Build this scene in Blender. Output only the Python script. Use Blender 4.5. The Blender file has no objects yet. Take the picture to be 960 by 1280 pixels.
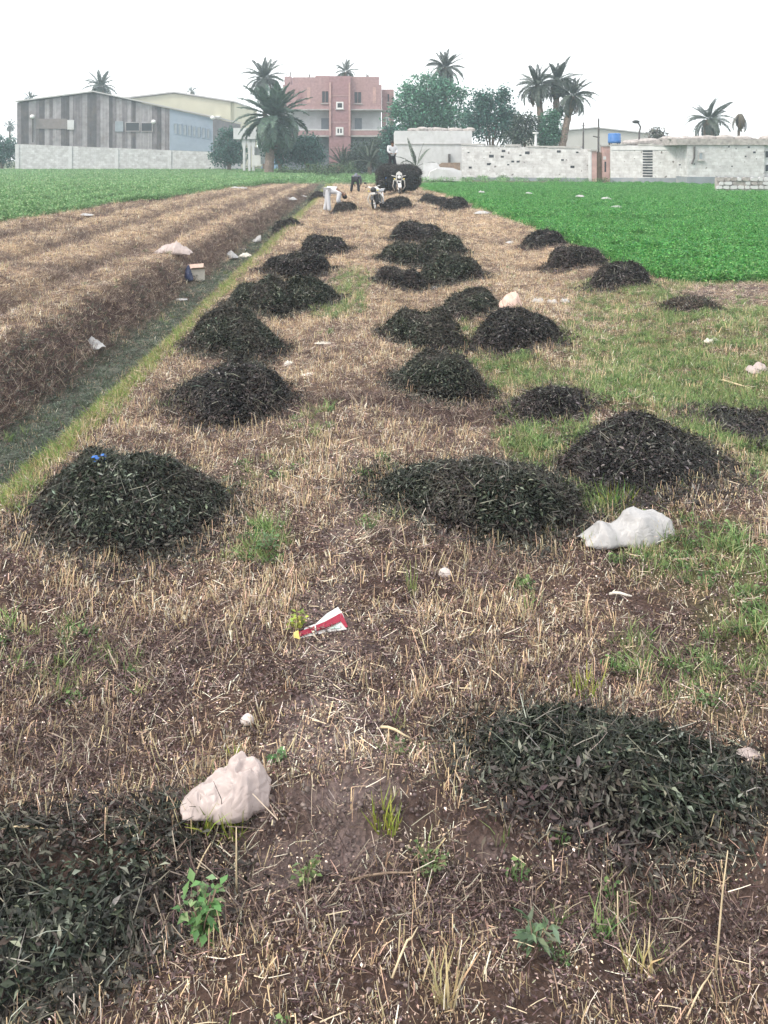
import bpy, math, random
import numpy as np
from math import sin, cos, pi, radians
from mathutils import Vector, Matrix, Euler

random.seed(7)
rng = np.random.default_rng(7)
scene = bpy.context.scene
COL = scene.collection

# ------------------------------------------------------------------ camera
F, CH, HX, HY = 1200.0, 2.2, 480.0, 195.0      # focal length / horizon measured on a 960x1280 frame
YK = F / 2200.0                                # distances below were first measured for a longer lens
cam_d = bpy.data.cameras.new("camera")
cam = bpy.data.objects.new("camera", cam_d)
COL.objects.link(cam)
cam.location = (0, 0, CH)
cam.rotation_euler = (radians(90), 0, 0)
cam_d.sensor_fit = 'VERTICAL'
cam_d.sensor_height = 32.0
cam_d.lens = F / 1280.0 * 32.0
cam_d.shift_y = -(640.0 - HY) / 1280.0
cam_d.clip_start, cam_d.clip_end = 0.1, 3000
scene.camera = cam

# ------------------------------------------------------------------ world, sun, exposure
SUN_EL, SUN_AZ = radians(48), radians(-120)     # azimuth measured from +Y towards +X
world = bpy.data.worlds.new("World")
scene.world = world
world.use_nodes = True
wn, wl = world.node_tree.nodes, world.node_tree.links
wn.clear()
wout = wn.new('ShaderNodeOutputWorld')
wbg = wn.new('ShaderNodeBackground')
wsky = wn.new('ShaderNodeTexSky')
wsky.sky_type = 'NISHITA'
wsky.sun_disc = False
wsky.sun_elevation = SUN_EL
wsky.sun_rotation = SUN_AZ
wsky.dust_density = 6.0
wsky.air_density = 1.0
wmix = wn.new('ShaderNodeMixRGB')               # thin white overcast veil over the sky
wmix.inputs[0].default_value = 0.88
wmix.inputs[2].default_value = (10.4, 10.45, 10.4, 1)
wl.new(wsky.outputs[0], wmix.inputs[1])
wl.new(wmix.outputs[0], wbg.inputs[0])
wbg.inputs[1].default_value = 0.1
wl.new(wbg.outputs[0], wout.inputs[0])

sun_d = bpy.data.lights.new("sun", 'SUN')
sun_d.energy = 1.5
sun_d.angle = radians(12)
sun_d.color = (1.0, 0.92, 0.80)
sun = bpy.data.objects.new("sun", sun_d)
COL.objects.link(sun)
sdir = Vector((sin(SUN_AZ) * cos(SUN_EL), cos(SUN_AZ) * cos(SUN_EL), sin(SUN_EL)))
sun.rotation_euler = sdir.to_track_quat('Z', 'Y').to_euler()

vs = scene.view_settings
vs.view_transform = 'Standard'
vs.look = 'None'
vs.gamma = 1
vs.use_curve_mapping = False
vs.exposure = 0.95
scene.cycles.max_bounces = 5
scene.cycles.diffuse_bounces = 3
scene.cycles.glossy_bounces = 2
scene.cycles.transmission_bounces = 3
scene.cycles.volume_bounces = 1
scene.cycles.transparent_max_bounces = 6
scene.cycles.use_denoising = True

# ------------------------------------------------------------------ helpers
def PX(px, Y): return (px - HX) * Y / F
def PZ(py, Y): return CH - (py - HY) * Y / F
def GP(px, py, z=0.0):
    Y = F * (CH - z) / (py - HY)
    return Vector((PX(px, Y), Y, z))

def vnoise(x, y, s, seed=0):
    x = np.asarray(x, float) / s; y = np.asarray(y, float) / s
    xi = np.floor(x); yi = np.floor(y)
    fx = x - xi; fy = y - yi
    fx = fx * fx * (3 - 2 * fx); fy = fy * fy * (3 - 2 * fy)
    def h(a, b):
        v = np.sin(a * 127.1 + b * 311.7 + seed * 74.7) * 43758.5453
        return v - np.floor(v)
    a = h(xi, yi); b = h(xi + 1, yi); c = h(xi, yi + 1); d = h(xi + 1, yi + 1)
    return (a + (b - a) * fx) * (1 - fy) + (c + (d - c) * fx) * fy

def fbm(x, y, s, seed=0, o=3):
    t = 0; a = 1; n = 0
    for k in range(o):
        t = t + a * vnoise(x, y, s / 2 ** k, seed + 13 * k); n += a; a *= .5
    return t / n

def sstep(a, b, x):
    t = np.clip((x - a) / (b - a), 0, 1)
    return t * t * (3 - 2 * t)

def tag(o, label=None, cat=None, group=None, kind=None):
    if label: o["label"] = label
    if cat: o["category"] = cat
    if group: o["group"] = group
    if kind: o["kind"] = kind
    return o

def empty(name, loc, rz=0.0, label=None, cat=None, group=None):
    o = bpy.data.objects.new(name, None)
    o.empty_display_size = .2
    COL.objects.link(o)
    o.location = loc
    o.rotation_euler = (0, 0, rz)
    return tag(o, label, cat, group)

def link(name, me, parent=None):
    o = bpy.data.objects.new(name, me)
    COL.objects.link(o)
    if parent: o.parent = parent
    return o

class MB:
    """collects simple shapes into one mesh"""
    def __init__(s): s.v = []; s.f = []
    def add(s, vs, fs):
        n = len(s.v)
        s.v += [tuple(v) for v in vs]
        s.f += [tuple(i + n for i in f) for f in fs]
        return s
    def box(s, x0, x1, y0, y1, z0, z1):
        return s.add([(x0,y0,z0),(x1,y0,z0),(x1,y1,z0),(x0,y1,z0),(x0,y0,z1),(x1,y0,z1),(x1,y1,z1),(x0,y1,z1)],
                     [(0,3,2,1),(4,5,6,7),(0,1,5,4),(1,2,6,5),(2,3,7,6),(3,0,4,7)])
    def prism(s, poly, y0, y1):
        """poly: list of (x,z) counter-clockwise seen from -Y"""
        n = len(poly)
        v = [(x, y0, z) for x, z in poly] + [(x, y1, z) for x, z in poly]
        f = [tuple(range(n)), tuple(range(2 * n - 1, n - 1, -1))]
        for i in range(n):
            j = (i + 1) % n
            f.append((i, i + n, j + n, j))
        return s.add(v, f)
    def tube(s, pts, r, n=8, cap=True):
        pts = [Vector(p) for p in pts]
        rs = r if isinstance(r, (list, tuple)) else [r] * len(pts)
        base = len(s.v); ref = None
        for i, p in enumerate(pts):
            d = (pts[min(i + 1, len(pts) - 1)] - pts[max(i - 1, 0)]).normalized()
            if ref is None:
                ref = Vector((0, 0, 1)) if abs(d.z) < .9 else Vector((1, 0, 0))
            u = d.cross(ref).normalized(); w = d.cross(u).normalized(); ref = -w if False else u.cross(d)
            for k in range(n):
                a = 2 * pi * k / n
                s.v.append(tuple(p + (u * cos(a) + w * sin(a)) * rs[i]))
        for i in range(len(pts) - 1):
            for k in range(n):
                a = base + i * n + k; b = base + i * n + (k + 1) % n
                s.f.append((a, b, b + n, a + n))
        if cap:
            s.f.append(tuple(base + k for k in range(n - 1, -1, -1)))
            e = base + (len(pts) - 1) * n
            s.f.append(tuple(e + k for k in range(n)))
        return s
    def torus(s, c, R, r, axis='X', n=24, m=8):
        base = len(s.v); c = Vector(c)
        for i in range(n):
            a = 2 * pi * i / n
            for k in range(m):
                b = 2 * pi * k / m
                q = (R + r * cos(b)); p = Vector((r * sin(b), q * cos(a), q * sin(a)))
                if axis == 'Y': p = Vector((p.y, p.x, p.z))
                if axis == 'Z': p = Vector((p.y, p.z, p.x))
                s.v.append(tuple(c + p))
        for i in range(n):
            for k in range(m):
                a = base + i * m + k; b = base + i * m + (k + 1) % m
                a2 = base + ((i + 1) % n) * m + k; b2 = base + ((i + 1) % n) * m + (k + 1) % m
                s.f.append((a, b, b2, a2))
        return s
    def ell(s, c, rad, n=14, m=9):
        base = len(s.v)
        for j in range(m + 1):
            t = pi * j / m
            for i in range(n):
                a = 2 * pi * i / n
                s.v.append((c[0] + rad[0] * sin(t) * cos(a), c[1] + rad[1] * sin(t) * sin(a), c[2] + rad[2] * cos(t)))
        for j in range(m):
            for i in range(n):
                a = base + j * n + i; b = base + j * n + (i + 1) % n
                s.f.append((a, a + n, b + n, b))
        return s
    def build(s, name, mat, parent=None, smooth=False):
        me = bpy.data.meshes.new(name)
        me.from_pydata(s.v, [], s.f)
        me.materials.append(mat)
        if smooth:
            me.polygons.foreach_set('use_smooth', [True] * len(me.polygons))
        me.update()
        return link(name, me, parent)

def np_mesh(name, V, faces, mat, cols=None, smooth=False):
    """faces: list of int arrays (m,k)"""
    me = bpy.data.meshes.new(name)
    V = np.ascontiguousarray(V, np.float32)
    me.vertices.add(len(V)); me.vertices.foreach_set('co', V.ravel())
    loops = np.concatenate([f.ravel() for f in faces]).astype(np.int32)
    tot = np.concatenate([np.full(len(f), f.shape[1], np.int32) for f in faces])
    start = np.concatenate([[0], np.cumsum(tot)[:-1]]).astype(np.int32)
    me.loops.add(len(loops)); me.loops.foreach_set('vertex_index', loops)
    me.polygons.add(len(tot)); me.polygons.foreach_set('loop_start', start)
    try: me.polygons.foreach_set('loop_total', tot)
    except Exception: pass
    me.update(calc_edges=True)
    if cols is not None:
        a = me.attributes.new('Col', 'FLOAT_COLOR', 'POINT')
        c = np.ones((len(V), 4), np.float32); c[:, :3] = cols
        a.data.foreach_set('color', c.ravel())
    if mat: me.materials.append(mat)
    if smooth: me.polygons.foreach_set('use_smooth', np.ones(len(tot), bool))
    return me

def unit(a):
    return a / np.maximum(np.linalg.norm(a, axis=1, keepdims=True), 1e-9)

def leaves(P, D, L, W, N, fold=.15):
    """pointed leaf: base, two sides, tip.  P,D,N (n,3), L,W (n)"""
    n = len(P)
    S = unit(np.cross(D, N)); N2 = np.cross(S, D)
    V = np.empty((n, 4, 3))
    V[:, 0] = P
    mid = P + D * (L * .45)[:, None] - N2 * (W * fold)[:, None]
    V[:, 1] = mid + S * (W * .5)[:, None] + N2 * (W * 2 * fold)[:, None]
    V[:, 3] = mid - S * (W * .5)[:, None] + N2 * (W * 2 * fold)[:, None]
    V[:, 2] = P + D * L[:, None] - N2 * (L * .12)[:, None]
    i = np.arange(n)[:, None] * 4
    Fa = np.concatenate([i + np.array([[0, 1, 2]]), i + np.array([[0, 2, 3]])])
    return V.reshape(-1, 3), Fa, 4

def blades(P, D, L, W, bend, taper=.35):
    """bent ribbon: base pair, mid pair, tip pair"""
    n = len(P)
    R = unit(rng.normal(size=(n, 3)))
    S = unit(np.cross(D, R)); B = np.cross(S, D)
    V = np.empty((n, 6, 3))
    m = P + D * (L * .55)[:, None] + B * (bend * L * .15)[:, None]
    t = P + D * (L)[:, None] + B * (bend * L * .6)[:, None]
    w = W[:, None] * .5
    V[:, 0] = P - S * w; V[:, 1] = P + S * w
    V[:, 2] = m - S * w * .85; V[:, 3] = m + S * w * .85
    V[:, 4] = t - S * w * taper; V[:, 5] = t + S * w * taper
    i = np.arange(n)[:, None] * 6
    Q = np.concatenate([i + np.array([[0, 1, 3, 2]]), i + np.array([[2, 3, 5, 4]])])
    return V.reshape(-1, 3), Q, 6

class NB:
    """collects numpy leaf / blade batches with colours"""
    def __init__(s): s.V = []; s.T = []; s.Q = []; s.C = []; s.n = 0
    def put(s, V, Fa, k, col):
        if Fa.shape[1] == 3: s.T.append(Fa + s.n)
        else: s.Q.append(Fa + s.n)
        s.V.append(V); s.C.append(np.repeat(col, k, axis=0)); s.n += len(V)
    def raw(s, V, Fa, col):
        if Fa.shape[1] == 3: s.T.append(Fa + s.n)
        else: s.Q.append(Fa + s.n)
        s.V.append(V); s.C.append(np.broadcast_to(col, (len(V), 3))); s.n += len(V)
    def mesh(s, name, mat):
        fs = []
        if s.T: fs.append(np.concatenate(s.T))
        if s.Q: fs.append(np.concatenate(s.Q))
        return np_mesh(name, np.concatenate(s.V), fs, mat, np.concatenate(s.C))

def pick(cols, n, jit=.18, p=None):
    c = np.array(cols, float)
    k = rng.choice(len(c), n, p=p)
    j = 1 + rng.normal(size=(n, 1)) * jit
    return np.clip(c[k] * j * (1 + rng.normal(size=(n, 3)) * .06), .004, .95)

# ------------------------------------------------------------------ materials
MAT = {}
def nodes_of(name):
    m = bpy.data.materials.new(name); m.use_nodes = True
    nt = m.node_tree
    b = nt.nodes['Principled BSDF']
    return m, nt, b

def mat_plain(name, col, rough=.7, var=.15, scale=6.0, bump=.0, metal=0.0, spec=.3, stain=None, stain_scale=1.0, coord='Object', detail=5):
    m, nt, b = nodes_of(name)
    N, L = nt.nodes, nt.links
    tc = N.new('ShaderNodeTexCoord')
    nz = N.new('ShaderNodeTexNoise'); nz.inputs['Scale'].default_value = scale; nz.inputs['Detail'].default_value = detail
    L.new(tc.outputs[coord], nz.inputs['Vector'])
    r = N.new('ShaderNodeValToRGB')
    r.color_ramp.elements[0].position = .3; r.color_ramp.elements[1].position = .7
    r.color_ramp.elements[0].color = (*[max(0, c * (1 - var)) for c in col], 1)
    r.color_ramp.elements[1].color = (*[min(1, c * (1 + var)) for c in col], 1)
    L.new(nz.outputs['Fac'], r.inputs[0])
    last = r.outputs[0]
    if stain:
        n2 = N.new('ShaderNodeTexNoise'); n2.inputs['Scale'].default_value = stain_scale; n2.inputs['Detail'].default_value = 8
        n2.inputs['Roughness'].default_value = .7
        L.new(tc.outputs[coord], n2.inputs['Vector'])
        r2 = N.new('ShaderNodeValToRGB')
        r2.color_ramp.elements[0].position = .5; r2.color_ramp.elements[1].position = .72
        r2.color_ramp.elements[0].color = (0, 0, 0, 1); r2.color_ramp.elements[1].color = (1, 1, 1, 1)
        L.new(n2.outputs['Fac'], r2.inputs[0])
        mx = N.new('ShaderNodeMixRGB'); mx.inputs[2].default_value = (*stain, 1)
        L.new(r2.outputs[0], mx.inputs[0]); L.new(last, mx.inputs[1]); last = mx.outputs[0]
    L.new(last, b.inputs['Base Color'])
    b.inputs['Roughness'].default_value = rough
    b.inputs['Metallic'].default_value = metal
    b.inputs['Specular IOR Level'].default_value = spec
    if bump:
        bp = N.new('ShaderNodeBump'); bp.inputs['Strength'].default_value = bump; bp.inputs['Distance'].default_value = .05
        L.new(nz.outputs['Fac'], bp.inputs['Height']); L.new(bp.outputs[0], b.inputs['Normal'])
    MAT[name] = m
    return m

def mat_foliage(name, rough=.55, spec=.4, trans=.25, vary=.35, hue=0.0):
    m, nt, b = nodes_of(name)
    N, L = nt.nodes, nt.links
    at = N.new('ShaderNodeAttribute'); at.attribute_name = 'Col'
    oi = N.new('ShaderNodeObjectInfo')
    mr = N.new('ShaderNodeMapRange')
    mr.inputs['To Min'].default_value = 1 - vary; mr.inputs['To Max'].default_value = 1 + vary
    L.new(oi.outputs['Random'], mr.inputs['Value'])
    hs = N.new('ShaderNodeHueSaturation')
    L.new(at.outputs['Color'], hs.inputs['Color']); L.new(mr.outputs[0], hs.inputs['Value'])
    L.new(hs.outputs[0], b.inputs['Base Color'])
    b.inputs['Roughness'].default_value = rough
    b.inputs['Specular IOR Level'].default_value = spec
    tr = N.new('ShaderNodeBsdfTranslucent'); L.new(hs.outputs[0], tr.inputs['Color'])
    mx = N.new('ShaderNodeMixShader'); mx.inputs[0].default_value = trans
    out = N['Material Output']
    L.new(b.outputs[0], mx.inputs[1]); L.new(tr.outputs[0], mx.inputs[2]); L.new(mx.outputs[0], out.inputs['Surface'])
    MAT[name] = m
    return m

def mat_blocks(name, col, mortar, bw=.45, bh=.22, dark=None, dark_amt=.62):
    """rough limestone block wall: course joints + uneven stones + a few dark holes"""
    m, nt, b = nodes_of(name)
    N, L = nt.nodes, nt.links
    tc = N.new('ShaderNodeTexCoord')
    sp = N.new('ShaderNodeSeparateXYZ'); L.new(tc.outputs['Object'], sp.inputs[0])
    ad = N.new('ShaderNodeMath'); ad.operation = 'ADD'; L.new(sp.outputs[0], ad.inputs[0]); L.new(sp.outputs[1], ad.inputs[1])
    cb = N.new('ShaderNodeCombineXYZ'); L.new(ad.outputs[0], cb.inputs[0]); L.new(sp.outputs[2], cb.inputs[1])
    br = N.new('ShaderNodeTexBrick')
    L.new(cb.outputs[0], br.inputs['Vector'])
    br.inputs['Scale'].default_value = 1.0
    br.inputs['Brick Width'].default_value = bw; br.inputs['Row Height'].default_value = bh
    br.inputs['Mortar Size'].default_value = .018; br.inputs['Mortar Smooth'].default_value = .4
    br.inputs['Color1'].default_value = (*col, 1)
    br.inputs['Color2'].default_value = (*[c * .8 for c in col], 1)
    br.inputs['Mortar'].default_value = (*mortar, 1)
    nz = N.new('ShaderNodeTexNoise'); nz.inputs['Scale'].default_value = 1.6; nz.inputs['Detail'].default_value = 8; nz.inputs['Roughness'].default_value = .75
    L.new(cb.outputs[0], nz.inputs['Vector'])
    r = N.new('ShaderNodeValToRGB')
    r.color_ramp.elements[0].position = .36; r.color_ramp.elements[0].color = (.70, .68, .68, 1)
    r.color_ramp.elements[1].position = .6; r.color_ramp.elements[1].color = (1, 1, 1, 1)
    L.new(nz.outputs['Fac'], r.inputs[0])
    mu = N.new('ShaderNodeMixRGB'); mu.blend_type = 'MULTIPLY'; mu.inputs[0].default_value = 1
    L.new(br.outputs['Color'], mu.inputs[1]); L.new(r.outputs[0], mu.inputs[2])
    last = mu.outputs[0]
    if dark:
        vo = N.new('ShaderNodeTexNoise'); vo.inputs['Scale'].default_value = 2.6; vo.inputs['Detail'].default_value = 2
        L.new(cb.outputs[0], vo.inputs['Vector'])
        r2 = N.new('ShaderNodeValToRGB')
        r2.color_ramp.elements[0].position = dark_amt; r2.color_ramp.elements[0].color = (0, 0, 0, 1)
        r2.color_ramp.elements[1].position = dark_amt + .06; r2.color_ramp.elements[1].color = (1, 1, 1, 1)
        L.new(vo.outputs['Fac'], r2.inputs[0])
        mx = N.new('ShaderNodeMixRGB'); mx.inputs[2].default_value = (*dark, 1)
        L.new(r2.outputs[0], mx.inputs[0]); L.new(last, mx.inputs[1]); last = mx.outputs[0]
    L.new(last, b.inputs['Base Color'])
    b.inputs['Roughness'].default_value = .9
    b.inputs['Specular IOR Level'].default_value = .1
    bp = N.new('ShaderNodeBump'); bp.inputs['Strength'].default_value = .6; bp.inputs['Distance'].default_value = .03
    L.new(last, bp.inputs['Height']); L.new(bp.outputs[0], b.inputs['Normal'])
    MAT[name] = m
    return m

mat_foliage('stubble', rough=.7, spec=.2, trans=.15, vary=.3)
mat_foliage('litter', rough=.7, spec=.25, trans=.08, vary=.35)
mat_foliage('grass', rough=.5, spec=.35, trans=.3, vary=.25)
mat_foliage('crop', rough=.5, spec=.3, trans=.3, vary=.22)
mat_foliage('heap_leaf', rough=.45, spec=.22, trans=.05, vary=.05)
mat_foliage('tree_leaf', rough=.5, spec=.35, trans=.2, vary=.05)
mat_foliage('frond', rough=.5, spec=.35, trans=.2, vary=.15)
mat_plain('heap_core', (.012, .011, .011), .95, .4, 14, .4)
mat_plain('bark', (.17, .13, .105), .9, .3, 5, .5)
mat_plain('palm_bark', (.20, .155, .13), .95, .35, 7, .6)
mat_blocks('stone_white', (.66, .66, .675), (.54, .53, .53), .5, .25, (.16, .14, .14), .66)
mat_blocks('stone_barn', (.64, .64, .655), (.50, .49, .49), .55, .3, (.30, .28, .28), .70)
mat_blocks('stone_rough', (.76, .75, .72), (.30, .27, .26), .5, .32, (.10, .09, .09), .56)
mat_plain('limewash', (.56, .56, .575), .9, .08, 2, .15, stain=(.42, .41, .41), stain_scale=.8)
mat_plain('plinth_grey', (.23, .255, .285), .9, .14, 1.2, .2, stain=(.33, .33, .33), stain_scale=.7)
mat_plain('pillar_pink', (.50, .33, .31), .9, .2, 3, .2, stain=(.2, .15, .14), stain_scale=1.5)
mat_plain('concrete', (.40, .39, .385), .9, .15, 2, .2, stain=(.26, .25, .25), stain_scale=.9)
mat_plain('rubble', (.36, .33, .32), .95, .3, 4, .6)
mat_plain('brick_red', (.37, .245, .25), .9, .16, 3.5, .3, stain=(.33, .22, .21), stain_scale=.5)
mat_plain('brick_tower', (.32, .195, .205), .9, .14, 3.5, .3)
mat_plain('plaster', (.62, .63, .65), .9, .08, 1.5, .1, stain=(.5, .5, .52), stain_scale=.6)
mat_plain('trim_white', (.72, .72, .72), .7, .06, 3)
mat_plain('glass_dark', (.03, .032, .04), .2, .2, 2, spec=.5)
mat_plain('shutter_grey', (.27, .30, .34), .6, .1, 2)
mat_plain('sheet_light', (.33, .31, .33), .6, .2, 1.3, .1, stain=(.22, .185, .18), stain_scale=.45)
mat_plain('sheet_mid', (.22, .20, .215), .6, .2, 1.3, .1, stain=(.13, .11, .11), stain_scale=.5)
mat_plain('sheet_dark', (.115, .105, .115), .6, .2, 1.3, .1, stain=(.18, .15, .14), stain_scale=.5)
mat_plain('sheet_brown', (.21, .185, .185), .65, .12, 2, .1, stain=(.2, .17, .16), stain_scale=.8)
mat_plain('sheet_blue', (.27, .32, .40), .5, .08, 1.0, .05, stain=(.28, .32, .385), stain_scale=.4)
mat_plain('shed_cream', (.53, .51, .40), .7, .06, .6, .05)
mat_plain('shed_grey', (.44, .43, .41), .7, .06, .6, .05)
mat_plain('roof_sheet', (.45, .44, .44), .6, .1, .8)
mat_plain('tank_blue', (.05, .16, .42), .45, .1, 2)
mat_plain('tarp_blue', (.20, .33, .50), .55, .15, 1.5, .3)
mat_plain('pole_dark', (.10, .09, .09), .7, .2, 4)
mat_plain('wood', (.22, .16, .12), .85, .25, 6, .3)
mat_plain('bag_white', (.50, .495, .505), .36, .05, 9, .0, spec=.45)
mat_plain('bag_pink', (.58, .49, .475), .38, .08, 9, .0, spec=.45, stain=(.45, .37, .35), stain_scale=7)
mat_plain('paper', (.58, .55, .50), .8, .08, 8, .2)
mat_plain('cloth_pink', (.58, .42, .36), .9, .15, 12, .3)
mat_plain('card', (.50, .40, .33), .85, .12, 9, .2)
mat_plain('plastic_navy', (.02, .03, .08), .4, .2, 6)
mat_plain('plastic_blue', (.02, .16, .60), .4, .15, 10, .3)
mat_plain('packet_red', (.26, .02, .045), .4, .12, 14, .1)
mat_plain('packet_white', (.60, .60, .60), .4, .05, 14, .1)
mat_plain('packet_yellow', (.70, .58, .15), .4, .1, 14)
mat_plain('packet_teal', (.42, .58, .55), .4, .1, 14)
mat_plain('stone', (.56, .50, .48), .9, .15, 14, .4)
mat_plain('straw', (.55, .45, .30), .7, .2, 20)
mat_plain('twig', (.26, .19, .14), .85, .2, 20, .2)
mat_plain('skin', (.16, .085, .055), .55, .1, 8)
mat_plain('hair', (.012, .010, .010), .6, .2, 30)
mat_plain('cotton_white', (.52, .53, .57), .9, .06, 7, .2)
mat_plain('cotton_dark', (.025, .025, .032), .9, .2, 8, .2)
mat_plain('cotton_grey', (.14, .155, .19), .9, .3, 9, .2)
mat_plain('rubber', (.015, .015, .016), .8, .2, 12, .2)
mat_plain('metal_dark', (.06, .06, .065), .45, .2, 8, metal=.6)
mat_plain('chrome', (.75, .75, .76), .25, .06, 8, metal=.9)
mat_plain('paint_white', (.62, .62, .62), .3, .04, 6, spec=.5)
mat_plain('paint_black', (.02, .02, .022), .3, .2, 6, spec=.5)
mat_plain('lens', (.75, .78, .80), .1, .05, 6, spec=.6)

# ------------------------------------------------------------------ terrain
def ditch_x(Y): return -2.70 - .0125 * Y / YK
def right_edge(Y): return 5.75 - .027 * Y / YK + .12 * np.sin(Y * 1.6) + .7 * (fbm(np.asarray(Y, float), np.asarray(Y, float) * 0, 1.6, 33, 3) - .5)          # clover field border
def left_edge(Y): return -13.4 + .034 * Y / YK + .25 * np.sin(Y * .6)          # left field border
def right_front(X): return 30.6 * YK + .25 * (X - 5) * .2                       # near border of the clover

CROSS = [c * YK for c in (14.9, 31.5, 36.0, 41.0, 46.5, 52, 58, 64, 71)]

def terrain(X, Y):
    X = np.asarray(X, float); Y = np.asarray(Y, float)
    v = X - ditch_x(Y) + .10 * (vnoise(Y, Y * 0, 1.7, 3) - .5)
    z = np.zeros_like(X)
    amp = 1 - sstep(60 * YK, 150 * YK, Y)
    # right flank and bottom of the ditch
    near = sstep(9.0 * YK, 12.5 * YK, Y)
    z = z - .42 * (1 - sstep(-.15, .6, v)) * near
    # left bank
    up = 1 - sstep(-1.25, -.50, v)
    z = z + up * (.42 * near + .22)
    # furrows on the left
    fl = (v < -1.3)
    w = (np.cos((v + 1.2) * 2 * pi / 2.05) * .5 + .5)
    z = z - fl * (1 - w) ** 3 * (.14 + .10 * vnoise(X * .4, Y, 2.2, 17)) * sstep(1.3, 1.8, -v)
    # shallow beds on the main strip
    z = z + (v > .8) * .085 * np.cos((v - 2.65) * 2 * pi / 2.3) * sstep(.8, 1.6, v) * (1 - sstep(7.2, 8.2, v))
    # cross furrow in front and debris lines
    z = z - .07 * np.exp(-((Y - 5.25 * YK - .08 * np.sin(X * 1.7)) / .22) ** 2) * (v > 0)
    z = z + .055 * np.exp(-((Y - 3.14 - .07 * np.sin(X * 2.3 + 1)) / .15) ** 2) * (v > 0)
    for c in CROSS:
        z = z - .05 * np.exp(-((Y - c - .15 * np.sin(X * 1.3 + c)) / (.18 + c * .004)) ** 2)
    n = (fbm(X, Y, .55, 5, 3) - .5) * .09 + (fbm(X, Y, 3.1, 9, 2) - .5) * .10
    z = z + n * amp
    z = z + (fbm(X, Y, .09, 21, 2) - .5) * .022 * (1 - sstep(10, 22, Y))
    z = z + (fbm(X, Y, .42, 15, 3) - .5) * .15 * (1 - sstep(-.6, -.2, v)) * amp
    far = sstep(95 * YK, 140 * YK, Y)
    return z * (1 - far)

def tz(x, y): return float(terrain(np.array([x]), np.array([y]))[0])

def G(px, py):
    """ground point under a pixel of the measured frame, on the real terrain"""
    z = 0.0
    for _ in range(6):
        p = GP(px, py, z); z = .5 * z + .5 * tz(p.x, p.y)
    return Vector((p.x, p.y, tz(p.x, p.y)))

def blob(spec):
    """(px,py,rx,ry,strength) -> ground ellipse"""
    px, py, rx, ry, s = spec
    c = GP(px, py); a = rx * c.y / F
    b = .5 * abs(GP(px, py - ry).y - GP(px, min(py + ry, 1400)).y)
    return (c.x, c.y, a, b, s)

GREEN = [blob(b) for b in [
    (850, 470, 130, 85, 1.0), (960, 420, 130, 60, .9), (780, 385, 60, 22, .7), (660, 480, 50, 50, .75), (590, 415, 26, 26, .7),
    (690, 540, 60, 40, .75), (780, 620, 70, 30, 1.0), (880, 700, 110, 50, .5), (940, 790, 80, 70, .45), (800, 800, 50, 40, .3),
    (330, 685, 36, 36, .42), (300, 600, 26, 24, .4), (540, 1075, 26, 16, .7), (640, 650, 60, 14, .5), (900, 560, 60, 20, .6),
    (425, 385, 30, 16, .6), (440, 360, 26, 20, .4), (270, 1030, 30, 16, .7), (900, 860, 60, 40, .35), (960, 620, 40, 60, .3),
    (470, 640, 30, 60, .22), (380, 560, 40, 50, .2), (720, 490, 40, 26, .5)]]
SOIL = [blob(b) for b in [
    (420, 940, 60, 60, .8), (450, 1065, 120, 30, .9), (660, 1065, 60, 16, .7), (380, 1100, 90, 34, .6), (415, 790, 36, 80, .6), (430, 870, 46, 60, .7), (440, 690, 32, 70, .5), (448, 600, 26, 50, .35), (250, 400, 30, 26, .5), (900, 370, 70, 12, 1.0), (960, 365, 60, 12, 1.0)]]
DARK = [blob(b) for b in [
    (440, 508, 190, 9, 1.0), (240, 505, 60, 14, .5), (650, 505, 90, 14, .6), (920, 520, 80, 14, .8), (520, 520, 40, 12, .4),
    (100, 820, 160, 50, .5), (60, 930, 140, 60, .6), (820, 790, 80, 30, .5), (600, 830, 80, 40, .35), (120, 1140, 200, 90, .7),
    (740, 240 + 600, 40, 30, .4), (560, 700, 120, 20, .4), (800, 1130, 260, 60, .9), (420, 1150, 200, 50, .7), (620, 1110, 120, 40, .7), (150, 1060, 200, 60, .5)]]

def field(bl, X, Y):
    r = np.zeros_like(np.asarray(X, float))
    wob = 1 + .7 * (fbm(X, Y, .5, 31, 3) - .5)
    for (cx, cy, a, b, s) in bl:
        d = np.sqrt(((X - cx) / a) ** 2 + ((Y - cy) / b) ** 2) * wob
        r = np.maximum(r, s * (1 - sstep(.55, 1.35, d)))
    return r

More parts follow.
